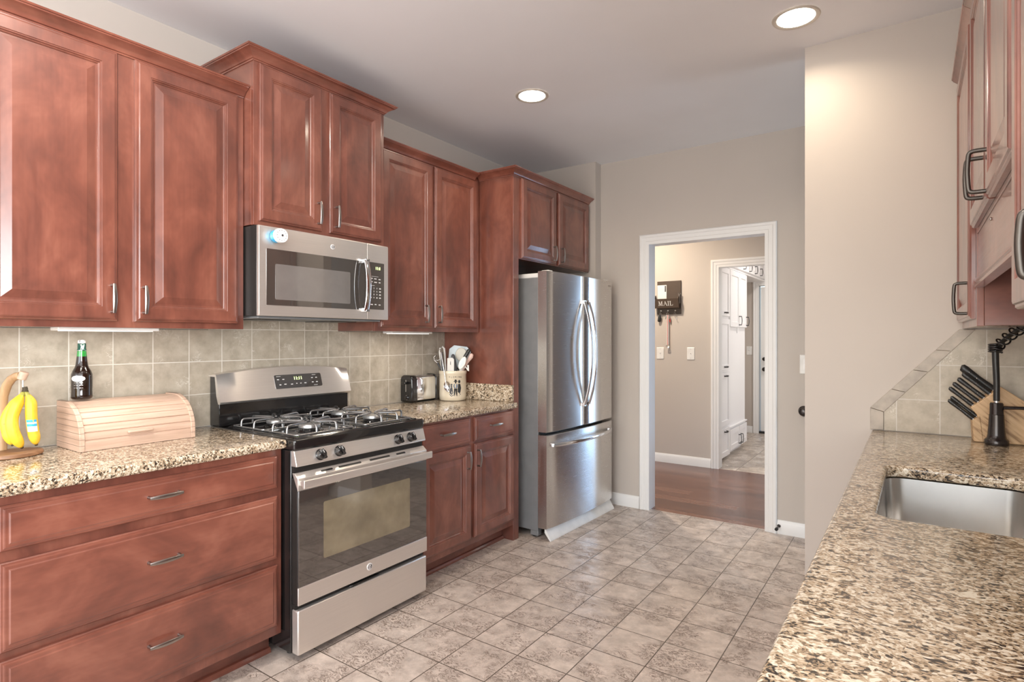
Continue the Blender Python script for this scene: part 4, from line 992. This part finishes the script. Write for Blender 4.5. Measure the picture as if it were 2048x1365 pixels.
t = upper_r('wall_cabinet', 'short cherry cabinet over the sink with a moulded board below its doors', 1.432, 2.4300, 1.676, [(1.912, 2.395), (1.452, 1.898)], (1.690, 2.402), [(1.960, 1.757, .105), (1.878, 1.757, .105)], [(XF, 1.432), (XF, 2.4300)])
v = MB(); v.box(XF + .003, XF + .018, 1.434, 2.428, 1.505, 1.6755)
v.prism([(XF + .003, 1.535), (XF - .004, 1.528), (XF - .006, 1.520), (XF - .002, 1.516), (XF - .008, 1.508), (XF - .008, 1.499), (XF + .018, 1.499), (XF + .018, 1.535)], 1, 1.434, 2.428)
v.build('valance_board', M['cherry_h'], t, bevel=0.0008, smooth=30)
MB().ball((XF + .001, 2.02, 1.655), .004).build('screw', M['nickel'], t)
upper_r('wall_cabinet', 'nearest cherry wall cabinet at the photo edge beyond the sink', 0.56, 1.4300, 1.372, [(0.950, 1.416), (0.575, 0.925)], (1.386, 2.402), [(0.985, 1.453, .085), (0.70, 1.470, .105)], [(XF, 0.56), (XF, 1.4300)])

# base cabinets under the long worktop
def base_r(label, y0, y1, nd, x0=2.648):
    t = thing('base_cabinet', label, 'base cabinet', (3.2, (y0 + y1) / 2, 0.0))
    MB().box(x0, x0 + .019, y0, y1, 0.105, 0.8745).build('face_frame', M['cherry_v'], t, smooth=0)
    MB().box(x0 + .0195, 3.255, y0, y0 + .018, 0.105, 0.8745).box(x0 + .0195, 3.255, y1 - .018, y1, 0.105, 0.8745).box(x0 + .0195, 3.255, y0 + .018, y1 - .018, 0.105, 0.123).build('body', M['cherry_x'], t, smooth=0)
    MB().box(x0 + .075, x0 + .10, y0, y1, 0.0, 0.1045).build('toe_kick', M['cherry_h'], t, smooth=0)
    w = (y1 - y0) / nd
    for i in range(nd):
        a, b = y0 + i * w + .014, y0 + (i + 1) * w - .014
        front('drawer', M['cherry_h'], FXN(x0 - .0005, b, 0.715), b - a, 0.146, SLAB, t)
        d = front('door', M['cherry_v'], FXN(x0 - .0005, b, 0.143), b - a, 0.556, RAISED, t)
        pull(FXN(x0 - .0215, a + .04 if i % 2 else b - .04, 0.62), 0.104, d)
    return t
base_r('cherry base cabinet under the sink', 1.40, 2.42, 2)
base_r('cherry base cabinet under the faucet and knife block', 2.422, 3.1085, 1)
base_r('cherry base cabinet nearest the viewer under the long granite worktop', 0.35, 1.398, 2)
base_r('cherry base cabinet under the free end of the long granite worktop', -0.93, 0.348, 2)

# sink bowl
t = thing('sink', 'stainless undermount sink bowl set in the granite', 'sink', ((SX0 + SX1) / 2, (SY0 + SY1) / 2, 0.876))
b = MB(); L = lambda i, z, r: [(x, y, z) for x, y in rounded(SX0 - .004 + i, SX1 + .004 - i, SY0 - .004 + i, SY1 + .004 - i, r, 8)]
b.loft([L(-.018, .8752, .07), L(-.018, .8732, .07), L(-.001, .8732, .055), L(.004, .74, .055), L(.006, .700, .055), L(.014, .684, .05), L(.030, .678, .04), L(.12, .674, .03)][1:], False, True)
b.build('bowl', M['steel_sink'], t, smooth=45)
MB().lathe([(.045, .6745), (.042, .677), (.030, .6765), (.028, .675), (.001, .675)], ((SX0 + SX1) / 2 + .02, (SY0 + SY1) / 2, 0), n=30, cap=False).build('drain', M['chrome'], t)

# faucet
FB = Vector((3.037, 2.936, 0.9145))
t = thing('kitchen_faucet', 'matte black spring-neck faucet with side lever in front of the knife block', 'faucet', FB)
MB().lathe([(.001, .0), (.0375, .0), (.0385, .003), (.0385, .018), (.036, .022), (.031, .026), (.0285, .040), (.0255, .080), (.0235, .118)], FB, n=36).build('base', M['bronze'], t, smooth=50)
MB().lathe([(.0235, .1185), (.0222, .121), (.0215, .160), (.0185, .1655), (.001, .166)], FB, n=36).build('collar', M['bronze'], t, smooth=50)
MB().lathe([(.0085, .1662), (.0085, .1725), (.001, .173)], FB, n=18).build('neck_ring', M['chrome'], t)
stem_p = [FB + Vector(p) for p in ((0, 0, .172), (0, 0, .25), (-.003, 0, .33), (-.004, 0, .372))]
MB().tube(stem_p, [.0105, .0105, .0112, .0112], 14).build('stem', M['blackm'], t)
hose = []
for i in range(34):
    s = i / 33; hose.append(FB + Vector((-.004 + .32 * s ** 1.15 * .62, -.46 * s ** 1.4, .372 + .115 * math.sin(s * 2.2) * (1 - .05 * s))))
MB().tube(hose, .0082, 12).build('hose', M['blackm'], t)
sp = MB(); coil = []
for k in range(4 * 24):
    a = math.tau * k / 24; coil.append(FB + Vector((-.004 + .0195 * math.cos(a), .0195 * math.sin(a), .362 + .0085 * k / 24)))
sp.tube(coil, .0040, 7); coil = []; nT = 11
def hp_(s):
    f = s * (len(hose) - 1); i = min(int(f), len(hose) - 2); return hose[i].lerp(hose[i + 1], f - i), (hose[i + 1] - hose[i]).normalized()
for k in range(nT * 22 + 1):
    p, d = hp_(.02 + .96 * k / (nT * 22)); a = math.tau * k / 22; u = Vector((0, 0, 1)); u = (u - d * u.dot(d)).normalized() if abs(d.z) < .95 else Vector((1, 0, 0)); w = d.cross(u)
    coil.append(p + (u * math.cos(a) + w * math.sin(a)) * .0185)
sp.tube(coil, .0032, 7); sp.build('spring', M['black'], t)
MB().lathe([(.0150, -.045), (.0165, -.040), (.0165, .025), (.010, .034)], hose[-1], (hose[-2] - hose[-1]).normalized(), 20).build('spray_head', M['bronze'], t)
MB().tube([FB + Vector(p) for p in ((.018, 0, .146), (.060, 0, .148), (.098, 0, .149))], [.0065, .0062, .0060], 12).build('lever', M['bronze'], t)

# knife block and knives
t = thing('knife_block', 'slanted wooden knife block in the granite corner', 'knife block', (3.08, 3.03, 0.9145))
KY0, KY1 = 2.985, 3.098
MB().prism([(3.000, .9146), (2.975, .960), (2.982, 1.020), (2.960, 1.050), (3.057, 1.138), (3.235, 1.000), (3.235, .9146)], 1, KY0, KY1).build('body', M['block'], t, bevel=0.003, smooth=0)
MB().prism([(2.970, .9146), (2.9655, 1.000), (2.9895, 1.018), (3.0005, .9146)], 1, KY0 - .003, KY1).build('front_foot', M['block'], t, bevel=0.002, smooth=0)
KD = Vector((-.745, 0, .667)).normalized(); KN = Vector((.667, 0, .745)).normalized()
def knife(label, base, L, w, y, mat=None, flat=.6):
    t = thing('knife', label, 'knife', (base[0], y, base[1]), group='knives in the block')
    B = Vector((base[0], y, base[1]))
    MB().tube([B + KD * .001, B + KD * .012, B + KD * L * .45, B + KD * (L - .014), B + KD * (L - .004), B + KD * L + KN * -.002], [w * .95, w, w * .86, w * 1.05, w * .95, w * .55], 14, flat=(1.0, flat), up=KN).build('handle', M['blackm'], t, smooth=50)
    rv = MB()
    for s in (.25, .5, .75): rv.ball(B + KD * L * s + Vector((0, -w * flat * .93, 0)), .0022)
    rv.build('rivets', M['nickel'], t)
    MB().tube([B + KD * -.0005, B + KD * .0016], w * .9, 14, flat=(1.05, flat * .8), up=KN).build('bolster', M['chrome'], t)
    return t
S0, S1 = Vector((2.960, 1.050)), Vector((3.057, 1.138))
sl = lambda f: S0.lerp(S1, f) - Vector((.667, .745)) * 0 + Vector((KD.x, KD.z)) * .001
knife('thick topmost knife handle in the wooden block', sl(.80), .138, .0150, 3.055)
knife('second knife handle from the top in the wooden block', sl(.66), .118, .0095, 3.010)
knife('third knife handle from the top in the wooden block', sl(.46), .112, .0092, 3.010)
knife('fourth knife handle from the top in the wooden block', sl(.27), .108, .0088, 3.010)
knife('fifth knife handle from the top, lowest on the slanted face of the wooden block', sl(.09), .102, .0085, 3.010)
knife('upper knife handle of the pair low on the front foot of the wooden block', (2.981, 1.0135), .112, .0080, 3.012)
knife('lowest knife handle on the front foot of the wooden block', (2.969, 1.0045), .108, .0080, 2.994)

# ------------------------------------------------------------------ small fittings on the kitchen side of the back wall
def plate(name, label, cat, m, w=0.072, h=0.118, kind='toggle', grp=None):
    t = thing(name, label, cat, m.translation, group=grp)
    b = MB(); b.loft([[m @ Vector((x, y, z)) for x, y in rounded(-w / 2 + i, w / 2 - i, -h / 2 + i, h / 2 - i, .004, 3)] for i, z in ((0, .0003), (0, .003), (.004, .006))]); b.build('plate', M['plastic'], t, smooth=30)
    if kind == 'toggle':
        b = MB(); b.loft([[m @ Vector((x, y, z)) for x, y in ((-.005, -.012), (.005, -.012), (.005, .012), (-.005, .012))] for z in (.0055, .0068)])
        b.loft([[m @ Vector(p) for p in ((-.0035, -.004, .006), (.0035, -.004, .006), (.0035, .006, .006), (-.0035, .006, .006))], [m @ Vector(p) for p in ((-.0028, .006, .017), (.0028, .006, .017), (.0028, .011, .015), (-.0028, .011, .015))]]); b.build('toggle', M['badge'], t, smooth=0)
    else:
        b = MB(); b.loft([[m @ Vector((x, y, z)) for x, y in rounded(-.017, .017, -.033, .033, .002, 2)] for z in (.0055, .0085)]); b.build('rocker', M['badge'], t, smooth=0)
    s = MB()
    for y in (-h * .36, h * .36): s.lathe([(.0028, .0055), (.0025, .0069)], m @ Vector((0, y, 0)), m.to_3x3() @ Vector((0, 0, 1)), 10) if False else s.ball(m @ Vector((0, y, .0060)), .0024, .0012, .0024, 8, 5)
    s.build('screws', M['nickel'], t)
    return t
plate('light_switch', 'white light switch partly hidden by the corner wall', 'light switch', FYN(2.183, 4.2675, 1.158), .080, .128, 'rocker')
t = thing('round_doorknob', 'dark round door knob half hidden by the corner wall', 'door knob', (2.170, 4.267, 0.845))
MB().lathe([(.036, .0005), (.0355, .005), (.030, .009), (.014, .011)], (2.170, 4.267, 0.845), (0, -1, 0), 32).build('rosette', M['bronze'], t, smooth=50)
MB().lathe([(.0135, .0112), (.012, .018), (.018, .024), (.027, .031), (.029, .040), (.024, .048), (.010, .051), (.001, .0515)], (2.170, 4.267, 0.845), (0, -1, 0), 32).build('knob', M['bronze'], t, smooth=60)
t = thing('door_stop', 'small black door stop on the white baseboard beside the doorway', 'door stop', (2.018, 4.2525, 0.056))
MB().lathe([(.011, .0005), (.011, .004), (.005, .006), (.005, .052)], (2.018, 4.2525, 0.056), (-.1, -1, -.15), 16).build('rod', M['bronze'], t)
MB().lathe([(.0095, .050), (.0105, .052), (.0105, .066), (.008, .069)], (2.018, 4.2525, 0.056), (-.1, -1, -.15), 16).build('tip', M['rubber'], t)

# ------------------------------------------------------------------ hall: mail rack, keys, switches
YH = 6.0195
t = thing('mail_rack', 'brown wooden wall rack lettered MAIL with three key hooks', 'mail rack', (0.622, YH, 1.76))
MB().box(0.492, 0.752, YH - .013, YH - .0005, 1.588, 1.945).build('back_board', M['board'], t, bevel=0.002, smooth=0)
b = MB(); th = .008
b.prism([(YH - .0135, 1.655), (YH - .0135, 1.795), (YH - .082, 1.752), (YH - .060, 1.655)], 0, 0.474, 0.474 + th).prism([(YH - .0135, 1.655), (YH - .0135, 1.795), (YH - .082, 1.752), (YH - .060, 1.655)], 0, 0.742 - th, 0.742)
b.prism([(YH - .060, 1.655), (YH - .082, 1.752), (YH - .074, 1.752), (YH - .052, 1.655)], 0, 0.4822, 0.7338)
b.prism([(YH - .0135, 1.655), (YH - .0135, 1.663), (YH - .052, 1.663), (YH - .052, 1.655)], 0, 0.4822, 0.7338)
pk = b.build('pocket', M['board'], t, smooth=0)
nrm = Vector((0, -.097, -.022)).normalized(); up = Vector((0, -.022, .097)).normalized()
mm = basis((0.608, YH - .0712, 1.703), (1, 0, 0), up); lt = MB()
def stroke(x0, y0, x1, y1, w):
    lt.loft([[mm @ Vector((x, y, z)) for x, y in ((x0 - w / 2, y0), (x0 + w / 2, y0), (x1 + w / 2, y1), (x1 - w / 2, y1))] for z in (0.0, .0012)])
hL = .022
for x0, y0, x1, y1, w in ((-.075, -hL, -.072, hL, .003), (-.071, hL, -.058, -hL, .007), (-.058, -hL, -.045, hL, .003), (-.042, -hL, -.042, hL, .007),
    (-.022, -hL, -.007, hL, .003), (-.007, hL, .010, -hL, .007), (.028, -hL, .028, hL, .007), (.050, -hL, .050, hL, .007)): stroke(x0, y0, x1, y1, w)
for x, y, w in ((-.075, -hL, .013), (-.075, hL, .009), (-.042, -hL, .014), (-.040, hL, .010), (-.022, -hL, .012), (.010, -hL, .013), (.028, -hL, .015), (.028, hL, .015), (.050, hL, .015), (.059, -hL, .032)): stroke(x, y - .0018, x, y + .0018, w)
stroke(-.008, -.008, -.008, -.005, .018); stroke(.074, -hL, .075, -hL + .012, .003)
lt.build('lettering', M['mark'], pk, smooth=0)
HK = (0.535, 0.612, 0.692)
for x in HK: MB().tube([(x, YH - .013, 1.622), (x, YH - .024, 1.620), (x, YH - .030, 1.610), (x, YH - .026, 1.600), (x, YH - .020, 1.603)], .0025, 8).lathe([(.008, .0002), (.008, .003)], (x, YH - .013, 1.626), (0, -1, 0), 14).build('hook', M['nickel'], t)
t = thing('envelope', 'white envelope standing in the mail rack pocket', 'letter', (0.548, YH - .02, 1.75))
MB().box(0.497, 0.598, YH - .019, YH - .0165, 1.675, 1.903).build('paper', M['paper'], t, smooth=0)
MB().box(0.578, 0.592, YH - .0196, YH - .0190, 1.83, 1.895).build('stamp', M['char'], t, smooth=0)
t = thing('pen', 'thin silver pen standing in the corner of the mail rack pocket', 'pen', (0.73, YH - .04, 1.80))
MB().tube([(0.7375, YH - .040, 1.742), (0.7375, YH - .040, 1.800), (0.7385, YH - .030, 1.812), (0.752, YH - .030, 1.808), (0.752, YH - .031, 1.795)], .0035, 8).tube([(0.7475, YH - .034, 1.70), (0.7475, YH - .034, 1.800)], .003, 8).build('body', M['nickel'], t)
t = thing('car_key', 'black car key fob hanging on the first hook of the mail rack', 'keys', (HK[0], YH - .028, 1.6))
MB().tube([(HK[0] + .009 * math.cos(a), YH - .026, 1.594 + .011 * math.sin(a)) for a in [math.tau * i / 18 for i in range(19)]], .0014, 6).build('ring', M['nickel'], t)
MB().tube([(HK[0] - .005, YH - .026, 1.584), (HK[0] - .012, YH - .024, 1.560), (HK[0] - .018, YH - .022, 1.520), (HK[0] - .019, YH - .022, 1.508)], [.010, .017, .018, .011], 12, flat=(1, .45), up=(1, 0, 0)).build('fob', M['blackm'], t)
t = thing('lanyard_keys', 'keys on a long striped strap hanging on the middle hook of the mail rack', 'keys', (HK[1], YH - .028, 1.6))
MB().tube([(HK[1] + .011 * math.cos(a), YH - .026, 1.592 + .013 * math.sin(a)) for a in [math.tau * i / 18 for i in range(19)]], .0016, 6).build('ring', M['chrome'], t)
for dx in (-.020, .018): MB().tube([(HK[1] + dx * .3, YH - .027, 1.582), (HK[1] + dx, YH - .025, 1.560), (HK[1] + dx * 1.2, YH - .024, 1.535)], [.004, .009, .004], 8, flat=(1, .3), up=(1, 0, 0)).build('key', M['nickel'], t)
MB().tube([(HK[1] + .012, YH - .020, 1.578), (HK[1] + .022, YH - .019, 1.54), (HK[1] + .024, YH - .019, 1.505)], [.004, .009, .007], 8, flat=(1, .4), up=(1, 0, 0)).build('red_tag', M['red'], t)
MB().box(HK[1] - .0075, HK[1] - .0025, YH - .030, YH - .027, 1.262, 1.580).box(HK[1] + .0045, HK[1] + .0095, YH - .030, YH - .027, 1.262, 1.580).build('strap_edges', M['paper'], t, smooth=0)
MB().box(HK[1] - .0025, HK[1] + .0045, YH - .0295, YH - .0275, 1.262, 1.580).build('strap', M['red'], t, smooth=0)
MB().lathe([(.009, -.004), (.018, -.005), (.018, .005), (.009, .004), (.009, -.004)], (HK[1] + .001, YH - .0285, 1.245), (0, 1, 0), 20, cap=False).build('end_ring', M['chrome'], t)
t = thing('key_ring', 'bare silver key ring on the third hook of the mail rack', 'keys', (HK[2], YH - .028, 1.6))
MB().tube([(HK[2] + .009 * math.cos(a), YH - .026, 1.594 + .011 * math.sin(a)) for a in [math.tau * i / 18 for i in range(19)]], .0014, 6).build('ring', M['nickel'], t)
MB().tube([(HK[2] + .001, YH - .026, 1.583), (HK[2] + .003, YH - .024, 1.555), (HK[2] + .012, YH - .024, 1.535), (HK[2] + .020, YH - .024, 1.545)], .0022, 7).build('clasp', M['chrome'], t)
plate('light_switch', 'white toggle switch below the mail rack', 'light switch', FYN(0.523, 6.0195, 1.171), .080, .126)
plate('light_switch', 'white toggle switch between the mail rack and the inner doorway', 'light switch', FYN(0.853, 6.0195, 1.171), .080, .130)

# ------------------------------------------------------------------ mudroom cabinets and door
XM = 1.060
def mud(name, label, y0, y1, z0, z1, doors, handles, group='white mudroom cabinets', deep=True):
    t = thing(name, label, 'cabinet', (0.63, (y0 + y1) / 2, z0), group=group)
    MB().box(0.623, XM, y0, y1, z0, z1).build('body', M['white_cab'], t, bevel=0.002, smooth=0)
    for (a, b, c, d), hs in zip(doors, handles):
        o = front('door', M['white_cab'], FX(XM + .0005, a, c), b - a, d - c, SHAKER, t, .9)
        for hy, hz, L, vert in hs:
            if vert: pull(FX(XM + .0195, hy, hz), L, o, M['blackm'], .034, .0065)
            else: pull(basis((XM + .0195, hy, hz), (0, 0, 1), (0, -1, 0)), L, o, M['blackm'], .026, .008)
    return t
mud('tall_cabinet', 'tall white mudroom cabinet with three stacked doors and a drawer', 6.146, 6.697, 0.022, 2.118,
    [(6.16, 6.685, 1.575, 2.105), (6.16, 6.685, .985, 1.545), (6.16, 6.685, .375, .955), (6.16, 6.685, .036, .345)],
    [[(6.50, 1.612, .10, 0)], [(6.50, 1.020, .10, 0)], [(6.50, .920, .10, 0)], [(6.50, .312, .10, 0)]])
mud('wall_cabinet', 'white mudroom wall cabinet with two doors beside the tall one', 6.699, 7.484, 1.458, 2.118, [(6.708, 7.130, 1.464, 2.105), (7.140, 7.478, 1.464, 2.105)], [[(7.095, 1.540, .11, 1)], [(7.445, 1.540, .11, 1)]])
t = mud('bench_cabinet', 'low white mudroom cabinet with two doors', 6.699, 7.484, 0.060, 0.318, [(6.706, 7.110, .066, .300), (7.125, 7.480, .066, .300)], [[(7.080, .150, .11, 1)], [(7.165, .150, .11, 1)]])
MB().box(0.623, XM + .022, 6.699, 7.486, 0.3185, 0.334).build('bench_top', M['white_cab'], t, bevel=0.003, smooth=0)
MB().box(0.640, XM - .05, 6.70, 7.47, 0.0, 0.0595).build('toe_kick', M['white_cab'], t, smooth=0)
t = thing('upright_panel', 'plain white upright panel between the mudroom wall cabinet and the low cabinet', 'panel', (0.63, 7.1, 0.335))
MB().box(0.623, XM - .006, 6.699, 7.484, 0.3345, 1.4575).build('panel', M['white_cab'], t, smooth=0)
MB().box(XM - .0058, XM + .002, 7.085, 7.135, 1.395, 1.4575).build('batten', M['white_cab'], t, smooth=0)
drs = [(6.15 + .3045 * i, 6.15 + .3045 * (i + 1) - .008) for i in range(8)]
mud('soffit_cabinet', 'row of small white cupboards under the mudroom ceiling', 6.146, 8.596, 2.122, 2.62, [(a, b, 2.150, 2.605) for a, b in drs], [[(b - .05, 2.215, .10, 1)] for a, b in drs])
d1 = MB().box(1.005, 1.78, 8.625, 8.668, 0.030, 2.050).build('door_1', M['white'], bevel=0.002, smooth=0); struct(d1)
for z0, z1 in ((0.22, 0.90), (1.05, 1.90)):
    for x0, x1 in ((1.12, 1.36), (1.43, 1.67)):
        b = MB(); b.loft([[(x0 + i, 8.6249 - d, z0 + i), (x1 - i, 8.6249 - d, z0 + i), (x1 - i, 8.6249 - d, z1 - i), (x0 + i, 8.6249 - d, z1 - i)] for i, d in ((0, 0), (.008, .005), (.02, .006), (.03, .002))]); b.build('door_panel', M['white'], d1, smooth=0)
for z, r in ((0.900, .029), (1.043, .026)):
    b = MB().lathe([(r * 1.1, .0), (r * 1.05, .006), (r * .45, .010), (r * .42, .03), (r * .95, .038), (r, .052), (r * .7, .062), (.001, .064)], (1.060, 8.6248, z), (0, -1, 0), 24); b.build('door_knob' if z < 1 else 'deadbolt', M['bronze'], d1, smooth=60)
struct(MB().box(0.985, 1.80, 8.605, 8.72, 0.0, 0.028).build('door_sill', M['blackm'], smooth=0))
plate('light_switch', 'white toggle switch on the grey mudroom wall beside the outer door', 'light switch', FYN(0.858, 8.5995, 1.158), .075, .12)

# unseen cans added as fill: hall, mudroom and the kitchen behind the viewer
def fill_can(x, y, p, label, col=(1, .93, .84)):
    t = thing('recessed_downlight', label, 'ceiling light', (x, y, H))
    MB().lathe([(.074, -.001), (.086, -.006), (.094, -.006), (.098, -.001)], (x, y, H), n=32, cap=False).build('trim_ring', M['canring'], t, smooth=40)
    MB().lathe([(.079, -.0015), (.077, -.0030), (.055, -.0060), (.001, -.0068)], (x, y, H), n=28, cap=False).build('lens', M['can'], t, smooth=60)
    area('downlight_beam', (0, 0, -0.012), (0, 0, 0), (0.13, 0.13), p, col, 'DISK', t, 170)
fill_can(0.35, 5.2, 24, 'unseen fill downlight added in the hall ceiling above the mail rack', (1.0, .84, .67))
fill_can(1.75, 7.3, 10, 'unseen fill downlight added in the mudroom ceiling', (1, .92, .86))
fill_can(0.95, 0.6, 10, 'unseen fill downlight added in the ceiling over the drawers')
fill_can(2.34, 0.4, 6, 'unseen fill downlight added in the ceiling over the long granite worktop')
fill_can(1.6, -1.6, 14, 'unseen fill downlight added in the ceiling of the dining end')
